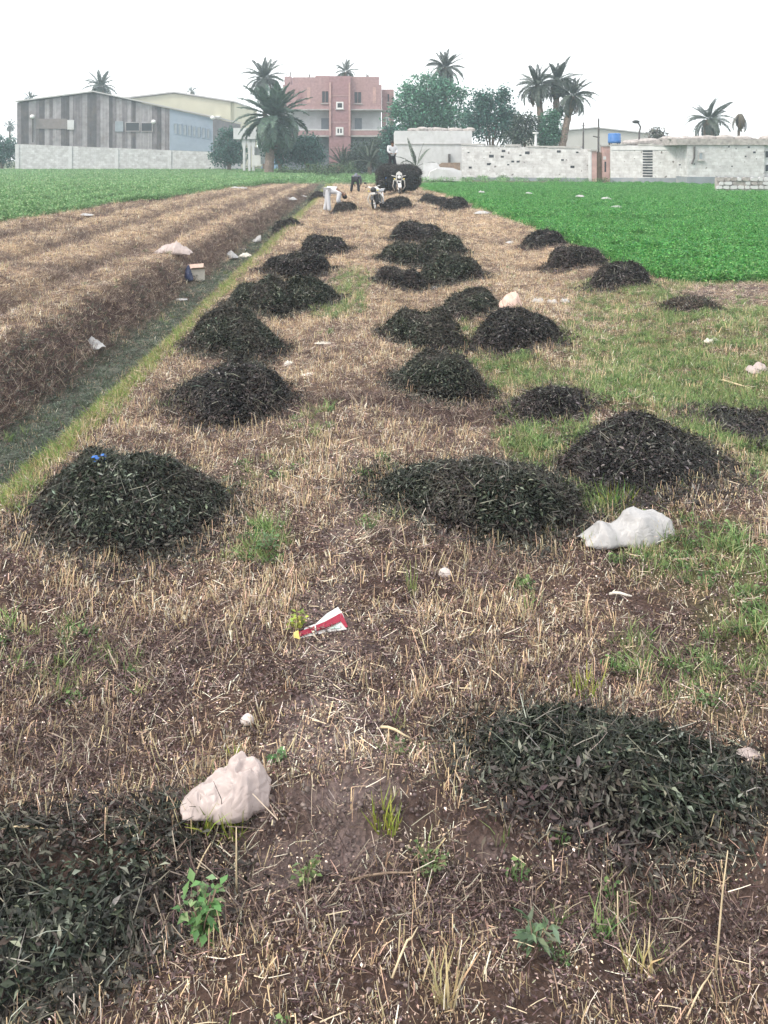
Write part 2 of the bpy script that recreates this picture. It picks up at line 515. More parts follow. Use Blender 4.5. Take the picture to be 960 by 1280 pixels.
def zones(X, Y):
    X = np.asarray(X, float); Y = np.asarray(Y, float)
    v = X - ditch_x(Y)
    zn = {}
    zn['cropR'] = ((X > right_edge(Y)) & (Y > right_front(X) + 1.1 * (fbm(X, X * 0, 1.2, 37, 3) - .5)) & (Y < 141 * YK)) * 1.0
    zn['cropL'] = ((X < left_edge(Y)) & (Y > 20 * YK) & (Y < 240 * YK)) * 1.0
    zn['far'] = ((Y > 135 * YK) & (zn['cropR'] < .5) & (zn['cropL'] < .5)) * 1.0
    inner = (zn['cropR'] < .5) & (zn['cropL'] < .5) & (zn['far'] < .5)
    zn['ditch'] = sstep(-.8, -.5, v) * (1 - sstep(-.15, .1, v)) * sstep(9 * YK, 12 * YK, Y) * inner
    zn['lip'] = sstep(-.12, .08, v) * (1 - sstep(.3, .65, v)) * sstep(9 * YK, 12 * YK, Y) * inner
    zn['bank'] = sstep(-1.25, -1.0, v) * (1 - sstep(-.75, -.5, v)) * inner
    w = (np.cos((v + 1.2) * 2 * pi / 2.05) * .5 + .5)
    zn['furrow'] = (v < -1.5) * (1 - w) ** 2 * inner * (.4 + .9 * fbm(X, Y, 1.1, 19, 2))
    zn['green'] = field(GREEN, X, Y) * inner
    # right of the heaps the strip greens over
    zn['green'] = np.maximum(zn['green'], inner * sstep(3.2, 4.2, X + (Y / YK - 16) * .02) * (Y < 31 * YK) * (Y > 9 * YK) * .8)
    zn['soil'] = field(SOIL, X, Y) * inner
    zn['green'] = zn['green'] * (1 - .9 * zn['soil'])
    zn['dark'] = field(DARK, X, Y) * inner
    for c in CROSS[1:]:
        zn['dark'] = np.maximum(zn['dark'], inner * .85 * np.exp(-((Y - c - .15 * np.sin(X * 1.3 + c)) / (.22 + c * .006)) ** 2) * (fbm(X, Y, 1.5, 77, 2) > .42))
    zn['inner'] = inner * 1.0
    return zn

def mix(a, b, t): return a * (1 - t[:, None]) + np.array(b) * t[:, None]

def ground_colour(X, Y):
    z = zones(X, Y)
    n1 = fbm(X, Y, .8, 41, 3); n2 = fbm(X, Y, 4.0, 43, 2)
    c = np.tile(np.array([.095, .064, .054]), (len(X), 1))
    c = mix(c, (.55, .42, .285), sstep(9 * YK, 42 * YK, Y) * .85)           # thick pale straw further out
    c = mix(c, (.155, .115, .105), sstep(.45, .75, n1) * .45)
    c = mix(c, (.085, .06, .055), z['dark'] * .75)
    c = mix(c, (.13, .16, .06), z['green'] * .8)
    c = mix(c, (.28, .225, .22), z['soil'] * np.clip(3.2 * fbm(X, Y, .16, 47, 3) - 1.0, 0, 1))
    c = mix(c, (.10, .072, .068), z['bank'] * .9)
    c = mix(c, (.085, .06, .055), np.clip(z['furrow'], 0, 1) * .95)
    c = mix(c, (.135, .15, .125), z['ditch'])
    c = mix(c, (.19, .18, .09), z['lip'] * .7)
    c = mix(c, (.05, .15, .035), z['cropR'])
    c = mix(c, (.11, .17, .085), z['cropL'])
    c = mix(c, (.16, .18, .11), z['far'])
    c *= (0.82 + .36 * n2)[:, None]
    return c

def axis(segs):
    out = []
    for a, b, s in segs: out += list(np.arange(a, b, s))
    out.append(segs[-1][1])
    return np.array(out)
def growth(a, b, s, k):
    out = [a]
    while out[-1] < b: out.append(out[-1] + s); s *= k
    out[-1] = b
    return out
xr = list(axis([(0, 4, .055), (4, 8, .11), (8, 14, .3)])) + growth(14, 400, .6, 1.16)[1:]
xs = np.array([-x for x in xr[::-1]] + xr[1:])
ys = np.array(list(np.linspace(-35, 1.0, 12)) + list(np.linspace(1.2, 2.2, 12)) + list(axis([(2.3, 8, .04), (8, 14, .07), (14, 26, .14), (26, 50, .3), (50, 80, .6)])) + growth(80, 400, .9, 1.06)[1:])
gx, gy = np.meshgrid(xs, ys)
gxf, gyf = gx.ravel(), gy.ravel()
gz = terrain(gxf, gyf)
nx, ny = len(xs), len(ys)
i0 = (np.arange(ny - 1)[:, None] * nx + np.arange(nx - 1)[None, :]).ravel()
gq = np.stack([i0, i0 + 1, i0 + 1 + nx, i0 + nx], 1)

def mat_ground():
    m, nt, b = nodes_of('soil_ground')
    N, L = nt.nodes, nt.links
    at = N.new('ShaderNodeAttribute'); at.attribute_name = 'Col'
    tc = N.new('ShaderNodeTexCoord')
    n1 = N.new('ShaderNodeTexNoise'); n1.inputs['Scale'].default_value = 26; n1.inputs['Detail'].default_value = 8; n1.inputs['Roughness'].default_value = .7
    n2 = N.new('ShaderNodeTexNoise'); n2.inputs['Scale'].default_value = 1.1; n2.inputs['Detail'].default_value = 6
    vo = N.new('ShaderNodeTexVoronoi'); vo.inputs['Scale'].default_value = 55
    for n in (n1, n2, vo): L.new(tc.outputs['Object'], n.inputs['Vector'])
    r = N.new('ShaderNodeValToRGB')
    r.color_ramp.elements[0].position = .3; r.color_ramp.elements[0].color = (.45, .42, .43, 1)
    r.color_ramp.elements[1].position = .72; r.color_ramp.elements[1].color = (1.5, 1.48, 1.45, 1)
    L.new(n1.outputs['Fac'], r.inputs[0])
    mu = N.new('ShaderNodeMixRGB'); mu.blend_type = 'MULTIPLY'; mu.inputs[0].default_value = 1
    L.new(at.outputs['Color'], mu.inputs[1]); L.new(r.outputs[0], mu.inputs[2])
    r2 = N.new('ShaderNodeValToRGB')
    r2.color_ramp.elements[0].position = .3; r2.color_ramp.elements[0].color = (.75, .75, .78, 1)
    r2.color_ramp.elements[1].position = .7; r2.color_ramp.elements[1].color = (1.2, 1.18, 1.15, 1)
    L.new(n2.outputs['Fac'], r2.inputs[0])
    m2 = N.new('ShaderNodeMixRGB'); m2.blend_type = 'MULTIPLY'; m2.inputs[0].default_value = 1
    L.new(mu.outputs[0], m2.inputs[1]); L.new(r2.outputs[0], m2.inputs[2])
    L.new(m2.outputs[0], b.inputs['Base Color'])
    b.inputs['Roughness'].default_value = .95
    b.inputs['Specular IOR Level'].default_value = .12
    bp = N.new('ShaderNodeBump'); bp.inputs['Strength'].default_value = .9; bp.inputs['Distance'].default_value = .03
    ad = N.new('ShaderNodeMath'); ad.operation = 'ADD'
    L.new(n1.outputs['Fac'], ad.inputs[0]); L.new(vo.outputs['Distance'], ad.inputs[1])
    L.new(ad.outputs[0], bp.inputs['Height']); L.new(bp.outputs[0], b.inputs['Normal'])
    return m
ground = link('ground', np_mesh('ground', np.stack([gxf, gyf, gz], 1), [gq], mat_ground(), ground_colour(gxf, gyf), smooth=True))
tag(ground, 'harvested strip of brown soil and stubble with a shallow ditch', 'ground', kind='structure')

# haze: the dusty air between the camera and the village
hz = MB().box(-430, 430, -45, 425, -1.6, 30).build('haze', bpy.data.materials.new('haze_air'))
hm = hz.data.materials[0]; hm.use_nodes = True
hm.node_tree.nodes.clear()
ho = hm.node_tree.nodes.new('ShaderNodeOutputMaterial')
hv = hm.node_tree.nodes.new('ShaderNodeVolumePrincipled')
hv.inputs['Color'].default_value = (.72, .87, 1.0, 1)
hv.inputs['Density'].default_value = .0010
hm.node_tree.links.new(hv.outputs[0], ho.inputs['Volume'])
tag(hz, 'pale dusty haze hanging over the fields', 'haze', kind='stuff')

# ------------------------------------------------------------------ buildings
def R(px0, px1, py0, py1, Y):
    """picture rectangle at distance Y -> x0,x1,z0,z1 in metres"""
    return PX(px0, Y), PX(px1, Y), PZ(py1, Y), PZ(py0, Y)

def box_px(name, mat, parent, px0, px1, py0, py1, Y, y0, y1, org):
    x0, x1, z0, z1 = R(px0, px1, py0, py1, Y)
    b = MB().box(x0 - org.x, x1 - org.x, y0 - org.y, y1 - org.y, z0 - org.z, z1 - org.z)
    return b.build(name, MAT[mat], parent)

def window_px(parent, px0, px1, py0, py1, Y, yf, org, frame='trim_white', pane='glass_dark', fr=.12, bars=0, sill=True, name='window'):
    """frame 6 cm proud of the face at yf, the pane set back inside it"""
    x0, x1, z0, z1 = R(px0, px1, py0, py1, Y)
    x0 -= org.x; x1 -= org.x; z0 -= org.z; z1 -= org.z; y = yf - org.y
    b = MB()
    b.box(x0, x0 + fr, y - .06, y + .05, z0, z1); b.box(x1 - fr, x1, y - .06, y + .05, z0, z1)
    b.box(x0 + fr, x1 - fr, y - .055, y + .05, z1 - fr, z1); b.box(x0 + fr, x1 - fr, y - .055, y + .05, z0, z0 + fr)
    for k in range(bars):
        xc = x0 + (x1 - x0) * (k + 1) / (bars + 1)
        b.box(xc - fr * .35, xc + fr * .35, y - .05, y + .05, z0 + fr, z1 - fr)
    w = b.build(name, MAT[frame], parent)
    MB().box(x0 + fr, x1 - fr, y - .02, y + .03, z0 + fr, z1 - fr).build('pane', MAT[pane], w)
    if sill:
        MB().box(x0 - .1, x1 + .1, y - .14, y + .02, z0 - .1, z0 - .003).build('sill', MAT['concrete'], w)
    return w

# --- metal barn on a block base -------------------------------------------------
YB = 242.0 * YK
org = Vector((PX(143, YB), YB, 0))
barn = empty('metal_barn', org, 0, 'grey corrugated metal barn on a white block base, left of the pink house', 'barn')
def barn_top(px):      # roof line
    return 128 + (115.5 - 128) * (px - 21) / (117 - 21) if px < 117 else 115.5 + (147 - 115.5) * (px - 117) / (266 - 117)
def barn_base(px): return 180.0 + (190 - 180.0) * (px - 21) / (266 - 21)
poly = [(PX(21, YB) - org.x, -.4), (PX(266, YB) - org.x, -.4), (PX(266, YB) - org.x, PZ(190, YB)), (PX(21, YB) - org.x, PZ(180, YB))]
MB().prism(poly, 0, 26).build('block_base', MAT['stone_barn'], barn)
for pxp in (21.6, 88, 146, 212, 265.4):
    MB().box(PX(pxp, YB) - org.x - .25, PX(pxp, YB) - org.x + .25, -.10, .2, -.4, PZ(barn_base(pxp), YB) - .02).build('pilaster', MAT['limewash'], barn)
kinds = ['sheet_mid', 'sheet_light', 'sheet_mid', 'sheet_dark', 'sheet_light', 'sheet_mid', 'sheet_light', 'sheet_dark']
px = 21.0; k = 0
while px < 211.5:
    wpx = random.uniform(4.2, 7.0)
    p1 = min(px + wpx, 212)
    if 212 - p1 < 2.5: p1 = 212
    xa, xb = PX(px, YB) - org.x, PX(p1, YB) - org.x
    nr = max(3, int((xb - xa) / .17))
    vs_, fs_ = [], []
    for i in range(nr * 2 + 1):
        t = i / (nr * 2); x = xa + (xb - xa) * t
        pp = px + (p1 - px) * t
        d = .10 + (.035 if i % 2 else -.02) - (k % 2) * .015
        vs_ += [(x, d, PZ(barn_base(pp), YB) - .05), (x, d, PZ(barn_top(pp), YB) - .05)]
    for i in range(nr * 2):
        fs_.append((2 * i, 2 * i + 2, 2 * i + 3, 2 * i + 1))
    MB().add(vs_, fs_).build('sheet_panel', MAT[kinds[(k * 3 + (k // 4)) % 8] if random.random() > .2 else random.choice(kinds)], barn)
    px = p1; k += 1
# backing wall, blue side bay
poly = [(PX(p, YB) - org.x, PZ(q, YB)) for p, q in ((21.5, 181), (265.5, 190.5), (265.5, 147.6), (117, 116.2), (21.5, 128.6))]
MB().prism(poly, .17, 26).build('inner_wall', MAT['sheet_dark'], barn)
poly = [(PX(p, YB) - org.x, PZ(q, YB)) for p, q in ((212, 187.6), (266, 189.8), (266, 147.5), (212, 136))]
MB().prism(poly, .02, .165).build('blue_cladding', MAT['sheet_blue'], barn)["label"] = 'plain blue-grey cladding at the right end'
for i in range(8):
    a = 217 + i * 5.9
    window_px(barn, a, a + 4.6 - .1 * i, 154 + i * .95, 167.5 + i * .85, YB, YB + .0, org, 'sheet_blue', 'shutter_grey', .06, 0, False)
window_px(barn, 156.5, 175, 152.5, 164.5, YB, YB + .02, org, 'sheet_light', 'glass_dark', .12, 0, False)
window_px(barn, 176, 191, 152.8, 164.8, YB, YB + .02, org, 'sheet_light', 'glass_dark', .12, 0, False)
box_px('panel_band', 'sheet_brown', barn, 45, 84, 148.5, 161, YB, YB - .02, YB + .1, org)
box_px('patch_panel', 'limewash', barn, 84.2, 92.5, 150, 162, YB, YB - .05, YB + .1, org)
box_px('grey_panel', 'shutter_grey', barn, 144, 154, 151.5, 164.5, YB, YB - .03, YB + .1, org)
rf = MB()
for (a, b_) in (((20, 127.6), (117.1, 115.0)), ((116.9, 115.0), (267, 146.8))):
    xa, za, xb, zb = PX(a[0], YB) - org.x, PZ(a[1], YB), PX(b_[0], YB) - org.x, PZ(b_[1], YB)
    rf.add([(xa, -.35, za), (xb, -.35, zb), (xb, 26.3, zb), (xa, 26.3, za), (xa, -.35, za + .18), (xb, -.35, zb + .18), (xb, 26.3, zb + .18), (xa, 26.3, za + .18)],
           [(0, 1, 5, 4), (1, 2, 6, 5), (2, 3, 7, 6), (3, 0, 4, 7), (4, 5, 6, 7), (3, 2, 1, 0)])
rf.build('roof', MAT['roof_sheet'], barn)
for (a, b_) in ((42, 146), (193, 152.5), (272, 147.5)):
    x, z = PX(a, YB) - org.x, PZ(b_, YB)
    if a > 265: x = PX(266.5, YB) - org.x
    MB().box(x - .12, x + .12, -.45, .1, z - .05, z + .05).ell((x, -.5, z), (.32, .3, .3)).build('floodlight', MAT['trim_white'], barn)
MB().tube([(PX(41, YB) - org.x, -.06, PZ(178, YB)), (PX(41, YB) - org.x, -.06, PZ(148, YB))], .09).build('drain_pipe', MAT['pole_dark'], barn)

# --- cream shed behind ---------------------------------------------------------
YS = 300.0 * YK
org = Vector((PX(220, YS), YS, 0))
shed = empty('cream_shed', org, 0, 'tall cream metal shed with shallow gable roof rising behind the barn', 'shed')
P = lambda p, q: (PX(p, YS) - org.x, PZ(q, YS))
MB().prism([(P(150, 0)[0], -.5), (P(288, 0)[0], -.5), P(288, 127.2), P(218, 116.6), P(150, 124.6)], 0, 30).build('wall', MAT['shed_cream'], shed)
MB().prism([(P(288, 0)[0], -.5), (P(292, 0)[0], -.5), P(292, 128), P(288, 127.2)], .8, 30).build('corner_bay', MAT['shed_cream'], shed)
rf = MB()
for (a, b_) in (((149, 124.2), (218.05, 116.0)), ((217.95, 116.0), (293, 127.8))):
    (xa, za), (xb, zb) = P(*a), P(*b_)
    rf.add([(xa, -.4, za), (xb, -.4, zb), (xb, 30.4, zb), (xa, 30.4, za), (xa, -.4, za + .25), (xb, -.4, zb + .25), (xb, 30.4, zb + .25), (xa, 30.4, za + .25)],
           [(0, 1, 5, 4), (1, 2, 6, 5), (2, 3, 7, 6), (3, 0, 4, 7), (4, 5, 6, 7), (3, 2, 1, 0)])
rf.build('roof', MAT['roof_sheet'], shed)
for a in (286.5, 290.5):
    window_px(shed, a, a + 2.2, 156, 162, YS, YS + (.8 if a > 288 else 0), org, 'concrete', 'glass_dark', .05, 0, False)
MB().box(PX(273, YS) - org.x - .4, PX(273, YS) - org.x + .4, -.6, .1, PZ(146.5, YS), PZ(145, YS)).build('wall_lamp', MAT['trim_white'], shed)

# --- grey shed far right --------------------------------------------------------
YS = 300.0 * YK
org = Vector((PX(740, YS), YS, 0))
shed = empty('grey_shed', org, 0, 'low pale grey metal shed seen over the wall beside the gate', 'shed')
P = lambda p, q: (PX(p, YS) - org.x, PZ(q, YS))
MB().prism([(P(664, 0)[0], -.5), (P(812, 0)[0], -.5), P(812, 168), P(744, 160.5), P(664, 168)], 0, 25).build('wall', MAT['shed_grey'], shed)
rf = MB()
for (a, b_) in (((662, 167.8), (744.05, 160)), ((743.95, 160), (814, 167.8))):
    (xa, za), (xb, zb) = P(*a), P(*b_)
    rf.add([(xa, -.4, za), (xb, -.4, zb), (xb, 25.4, zb), (xa, 25.4, za), (xa, -.4, za + .2), (xb, -.4, zb + .2), (xb, 25.4, zb + .2), (xa, 25.4, za + .2)],
           [(0, 1, 5, 4), (1, 2, 6, 5), (2, 3, 7, 6), (3, 0, 4, 7), (4, 5, 6, 7), (3, 2, 1, 0)])
rf.build('roof', MAT['roof_sheet'], shed)

# --- brick house -----------------------------------------------------------------
YH = 215.0 * YK
org = Vector((PX(425, YH), YH, 0))
house = empty('brick_house', org, 0, 'three storey pink brick house with white balconies and central stair tower', 'house')
def hb(name, mat, a, b, c, d, y0, y1, parent=None): return box_px(name, mat, parent or house, a, b, c, d, YH, YH + y0, YH + y1, org)
hb('back_wall', 'plaster', 354, 476, 106.3, 216, 1.6, 13)
hb('upper_wall', 'brick_red', 353.5, 411.3, 106, 136.5, 0, 1.597)
hb('upper_wall', 'brick_red', 438.7, 477, 106, 136.5, 0, 1.597)
hb('stair_tower', 'brick_tower', 411.5, 438.5, 95.4, 216, -.45, 2.0)
for q in (120, 153, 184.5):
    hb('floor_band', 'brick_red', 414, 436, q - .8, q + .8, -.48, -.44)
hb('parapet', 'brick_red', 366, 394, 96.4, 105.997, .05, .5)
hb('parapet', 'brick_red', 394.1, 411.4, 94.6, 105.99, .02, .47)
hb('parapet', 'brick_red', 438.6, 474, 95.8, 105.99, .02, .47)
hb('parapet', 'brick_red', 355.5, 363.5, 95.5, 105.99, .03, 3)
hb('roof_room', 'brick_tower', 396, 462, 96.4, 106.2, 3, 9)
hb('trim_column', 'pillar_pink', 411.8, 414, 103.5, 170, -.6, -.452)
hb('trim_column', 'pillar_pink', 436, 438.2, 103.5, 170, -.6, -.452)
for a, b in ((353.3, 411.4), (438.6, 478.2)):
    hb('floor_slab', 'concrete', a, b, 136.55, 138, -.35, 1.597)
    hb('floor_slab', 'concrete', a, b, 169.2, 171.2, -.35, 1.597)
    bp2 = hb('balcony_parapet', 'brick_red', a + .2, b - .2, 163, 169.18, -.3, -.05)
    hb('balcony_rail', 'trim_white', a + .2, b - .2, 161.9, 162.97, -.32, -.03, None)
    hb('ceiling_band', 'trim_white', a + .5, b - .5, 138.05, 139.4, 1.2, 1.597)
hb('ground_wall', 'shutter_grey', 354.5, 411.2, 171.4, 216, 1.3, 1.595)
hb('ground_wall', 'shutter_grey', 438.8, 475.5, 171.4, 216, 1.3, 1.595)
hb('side_wing', 'brick_red', 477.2, 492.5, 110.5, 216, 1.8, 12)
hb('side_band', 'concrete', 477.3, 492.7, 137, 138.6, 1.7, 1.797)
window_px(house, 402, 411.0, 113.5, 129, YH, YH, org, 'brick_red', 'glass_dark', .06, 1)
window_px(house, 442.5, 452, 114.5, 129.3, YH, YH, org, 'brick_red', 'glass_dark', .06, 1)
window_px(house, 420.5, 429.5, 127.5, 136.5, YH, YH - .45, org, 'trim_white', 'glass_dark', .16, 0)
window_px(house, 420, 429.5, 159, 168.5, YH, YH - .45, org, 'trim_white', 'glass_dark', .2, 1)
window_px(house, 484, 487, 116, 126.5, YH, YH + 1.8, org, 'brick_red', 'glass_dark', .05, 0)
window_px(house, 482.5, 486.5, 146, 156, YH, YH + 1.8, org, 'trim_white', 'shutter_grey', .08, 0)
for a, b in ((400.5, 410.5), (443, 452)):
    window_px(house, a, b, 147, 168, YH, YH + 1.6, org, 'shutter_grey', 'shutter_grey', .1, 1, False, 'balcony_door')
window_px(house, 372, 378, 114, 129.5, YH, YH, org, 'brick_red', 'brick_tower', .06, 0, False)
hb('blocked_window', 'pillar_pink', 384, 388, 109, 129, -.03, .1)
hb('blocked_window', 'pillar_pink', 466, 470, 109, 129, -.03, .1)
hb('roof_water_tank', 'concrete', 458, 461, 92.8, 95.7, 1.0, 2.0)
for a in (362.5, 458.5, 386.5):
    MB().tube([(PX(a, YH) - org.x, .3, PZ(97, YH)), (PX(a, YH) - org.x, .3, PZ(89.5 if a < 370 else 92.5, YH))], .07).build('rebar', MAT['pole_dark'], house)

# --- white house next to the wall ---------------------------------------------------
YW = 163.0 * YK
org = Vector((PX(542, YW), YW, 0))
wh = empty('block_house', org, 0, 'flat roofed white block house behind the loaded cart', 'house')
box_px('wall', 'limewash', wh, 493.5, 590, 163.5, 232, YW, YW, YW + 9, org)
box_px('string_course', 'concrete', wh, 493.3, 590.2, 179.5, 180.6, YW, YW - .08, YW + .05, org)
rb = MB()
for i in range(34):
    a = random.uniform(516, 589); s = random.uniform(.15, .5)
    rb.ell((PX(a, YW) - org.x, random.uniform(.4, 2.5), PZ(163.3, YW) + s * .2), (s * 1.4, s, s * random.uniform(.3, .75)), 7, 5)
rb.build('roof_rubble', MAT['rubble'], wh)
MB().box(PX(561.5, YW) - org.x - .10, PX(561.5, YW) - org.x + .10, -.35, -.05, PZ(205, YW), PZ(192.5, YW)).build('door_post', MAT['pole_dark'], wh)

YL = 152.0 * YK
org = Vector((PX(552, YL), YL, 0))
lw = empty('low_yard_wall', org, 0, 'low white broken yard wall beside the loaded cart', 'wall')
P = lambda p, q: (PX(p, YL) - org.x, PZ(q, YL))
MB().prism([(P(529, 0)[0], -.3), (P(577, 0)[0], -.3), P(577, 214), P(566, 210), P(550, 209), P(546.5, 203.5), P(529, 203)], 0, .5).build('wall', MAT['limewash'], lw)
MB().prism([P(533, 224.5), P(575, 226), P(569, 218), P(558, 212.5), P(545, 210.5), P(537, 214)], -1.6, -.05).build('rubble_mound', MAT['limewash'], lw)
MB().prism([P(545, 209), P(576, 213), P(576, 203.4), P(553, 203.5)], .6, 1.0).build('timber_gate', MAT['wood'], lw)

# --- long block wall ---------------------------------------------------------------
def seg_wall(name, label, pa, pb, ta, tb, Ya, Yb, plinth, mat, plinth_px, thick=.4, cap=True):
    """wall running from picture column pa (distance Ya) to pb (distance Yb)"""
    Ya *= YK; Yb *= YK
    A = Vector((PX(pa, Ya), Ya, 0)); B = Vector((PX(pb, Yb), Yb, 0))
    d = B - A; Lw = d.length; ang = math.atan2(d.y, d.x)
    e = empty(name, A, ang, label, 'wall')
    za, zb = PZ(ta, Ya), PZ(tb, Yb); pz_a, pz_b = PZ(plinth_px[0], Ya), PZ(plinth_px[1], Yb)
    MB().add([(0, 0, pz_a), (Lw, 0, pz_b), (Lw, thick, pz_b), (0, thick, pz_a), (0, 0, za), (Lw, 0, zb), (Lw, thick, zb), (0, thick, za)],
             [(0, 1, 5, 4), (1, 2, 6, 5), (2, 3, 7, 6), (3, 0, 4, 7), (4, 5, 6, 7), (3, 2, 1, 0)]).build('block_courses', MAT[mat], e)
    MB().add([(0, -.06, -.4), (Lw, -.06, -.4), (Lw, thick + .06, -.4), (0, thick + .06, -.4), (0, -.06, pz_a), (Lw, -.06, pz_b), (Lw, thick + .06, pz_b), (0, thick + .06, pz_a)],
             [(0, 1, 5, 4), (1, 2, 6, 5), (2, 3, 7, 6), (3, 0, 4, 7), (4, 5, 6, 7), (3, 2, 1, 0)]).build('plinth', MAT[plinth], e)
    if cap:
        c = MB(); x = 0
        while x < Lw:
            w = random.uniform(.5, 1.6); t = min(1, x / Lw); z = za + (zb - za) * t
            if random.random() < .75: c.box(x, min(x + w, Lw), -.08, thick + .05, z + .004, z + random.uniform(.05, .2))
            x += w
        c.build('coping', MAT['concrete'], e)
    return e, Lw, ang

wallL, LL, aL = seg_wall('long_block_wall', 'long white block wall between white house and pink gate pillars', 577, 739, 181.5, 186.5, 160, 150, 'plinth_grey', 'stone_white', (221.5, 222.5))
wallR, LR, aR = seg_wall('vented_block_wall', 'white block wall with a ladder of dark vents right of the gate', 763, 858, 181, 184, 146, 138, 'plinth_grey', 'stone_white', (222, 222.5))
# holes, white top band and vents
x = LR * .02
MB().box(x, LR * .97, -.05, .02, PZ(187.5, 142 * YK), PZ(182.5, 142 * YK)).build('white_band', MAT['limewash'], wallR)
tv = (811 - 763) / (858 - 763)
for i in range(10):
    z = PZ(188.5 + i * 3.45, 142 * YK)
    xx = LR * tv
    o = MB().box(xx - .42, xx + .42, -.03, .05, z - .09, z + .03).build('vent_slot', MAT['glass_dark'], wallR)
hl = MB()
for i in range(16):
    xx = random.uniform(.03, .97) * LL; zz = random.uniform(1.0, 2.7); s = random.uniform(.08, .2)
    hl.box(xx - s, xx + s * 1.2, -.012, .1, zz - s * .7, zz + s * .6)
hl.build('putlog_holes', MAT['glass_dark'], wallL)

# --- outbuilding at the far right ---------------------------------------------------------
YO = 134.0 * YK
org = Vector((PX(910, YO), YO, 0))
ob = empty('block_outbuilding', org, 0, 'white block outbuilding with rubble on its flat roof, right edge', 'house')
box_px('wall', 'stone_white', ob, 859, 955.5, 181.5, 221, YO, YO, YO + 7, org)
box_px('end_bay', 'limewash', ob, 955.7, 985, 180, 221, YO, YO + .25, YO + 7, org)
box_px('plinth', 'plinth_grey', ob, 858.5, 985, 221.2, 238, YO, YO - .07, YO + 7.05, org)
box_px('roof_slab', 'rubble', ob, 845, 986, 173.5, 181.3, YO, YO - .12, YO + 7.2, org)
rb = MB()
for i in range(50):
    a = random.uniform(848, 980); s = random.uniform(.15, .45)
    rb.ell((PX(a, YO) - org.x, random.uniform(.1, 4), PZ(173.4, YO) + s * .15), (s * 2, s, s * random.uniform(.25, .7)), 7, 5)
rb.build('roof_rubble', MAT['rubble'], ob)
window_px(ob, 873, 879, 190.5, 200, YO, YO, org, 'concrete', 'shutter_grey', .06, 0)
for q in (188, 205): window_px(ob, 957, 964, q, q + 10, YO, YO + .25, org, 'limewash', 'glass_dark', .06, 0, False)
for (a, q, s) in ((911, 183.5, .14), (936, 184, .16), (943, 190.5, .2), (932, 195.5, .13), (915, 208, .12), (920, 186, .1), (868, 205, .1), (850, 206, .12)):
    box_px('wall_hole', 'glass_dark', ob, a - s * 8, a + s * 8, q - s * 6, q + s * 6, YO, YO - .01, YO + .1, org)
MB().tube([(PX(867.5, YO) - org.x, -.1, PZ(183, YO)), (PX(867.2, YO) - org.x, -.12, PZ(197, YO)), (PX(864.5, YO) - org.x, -.1, PZ(205, YO))], .07).build('drain_pipe', MAT['pole_dark'], ob)

# --- rubble roofs behind the vented wall -----------------------------------------------------
YR = 150.0 * YK
org = Vector((PX(825, YR), YR, 0))
rr = empty('rubble_roofed_hut', org, 0, 'grey hut roof heaped with rubble behind the vented wall', 'hut')
box_px('wall', 'concrete', rr, 800, 848, 180.5, 226, YR, YR, YR + 6, org)
rb = MB()
for i in range(60):
    a = random.uniform(795, 850); s = random.uniform(.2, .5)
    rb.ell((PX(a, YR) - org.x, random.uniform(.2, 4), PZ(180 - 3.2 * max(0, 1 - abs(a - 815) / 26), YR)), (s * 1.8, s, s * .7), 7, 5)
rb.build('roof_rubble', MAT['rubble'], rr)

# --- gate pillars --------------------------------------------------------------------------
YG = 147.0 * YK
for nm, lab, a, b, t, extra in (('gate_pillar', 'pink rendered gate pillar at the left of the gateway', 738.5, 746, 187, 0),
                                ('gate_pillar', 'broken pink gate pillar with dark slot right of the gateway', 753.5, 762.5, 181, 1)):
    org = Vector((PX((a + b) / 2, YG), YG, 0))
    e = empty(nm, org, 0, lab, 'gate pillar', 'gate pillars')
    box_px('shaft', 'pillar_pink', e, a, b, t + 2, 232, YG, YG, YG + .9, org)
    box_px('cap', 'concrete', e, a - .8, b + .8, t, t + 1.97, YG, YG - .1, YG + 1.0, org)
    if extra:
        box_px('niche', 'glass_dark', e, 755.6, 757.6, 202, 215, YG, YG - .012, YG + .1, org)
        box_px('white_patch', 'limewash', e, 753.8, 757.5, 195.5, 199.5, YG, YG - .02, YG + .1, org)
    else:
        box_px('white_edge', 'limewash', e, a - .4, a + 1, t + 2.1, 231.5, YG, YG - .03, YG + .92, org)
org = Vector((PX(749.5, YG), YG + .4, 0))
gt = empty('gate_leaf', org, 0, 'rusty brown sheet gate between the pink pillars', 'gate')
for i in range(4):
    x0 = PX(746.3 + i * 1.8, YG) - org.x
    MB().box(x0, x0 + .108, -.02 - .01 * (i % 2), .04, .05, PZ(190 + i % 2, YG)).build('gate_sheet', MAT['wood'], gt)

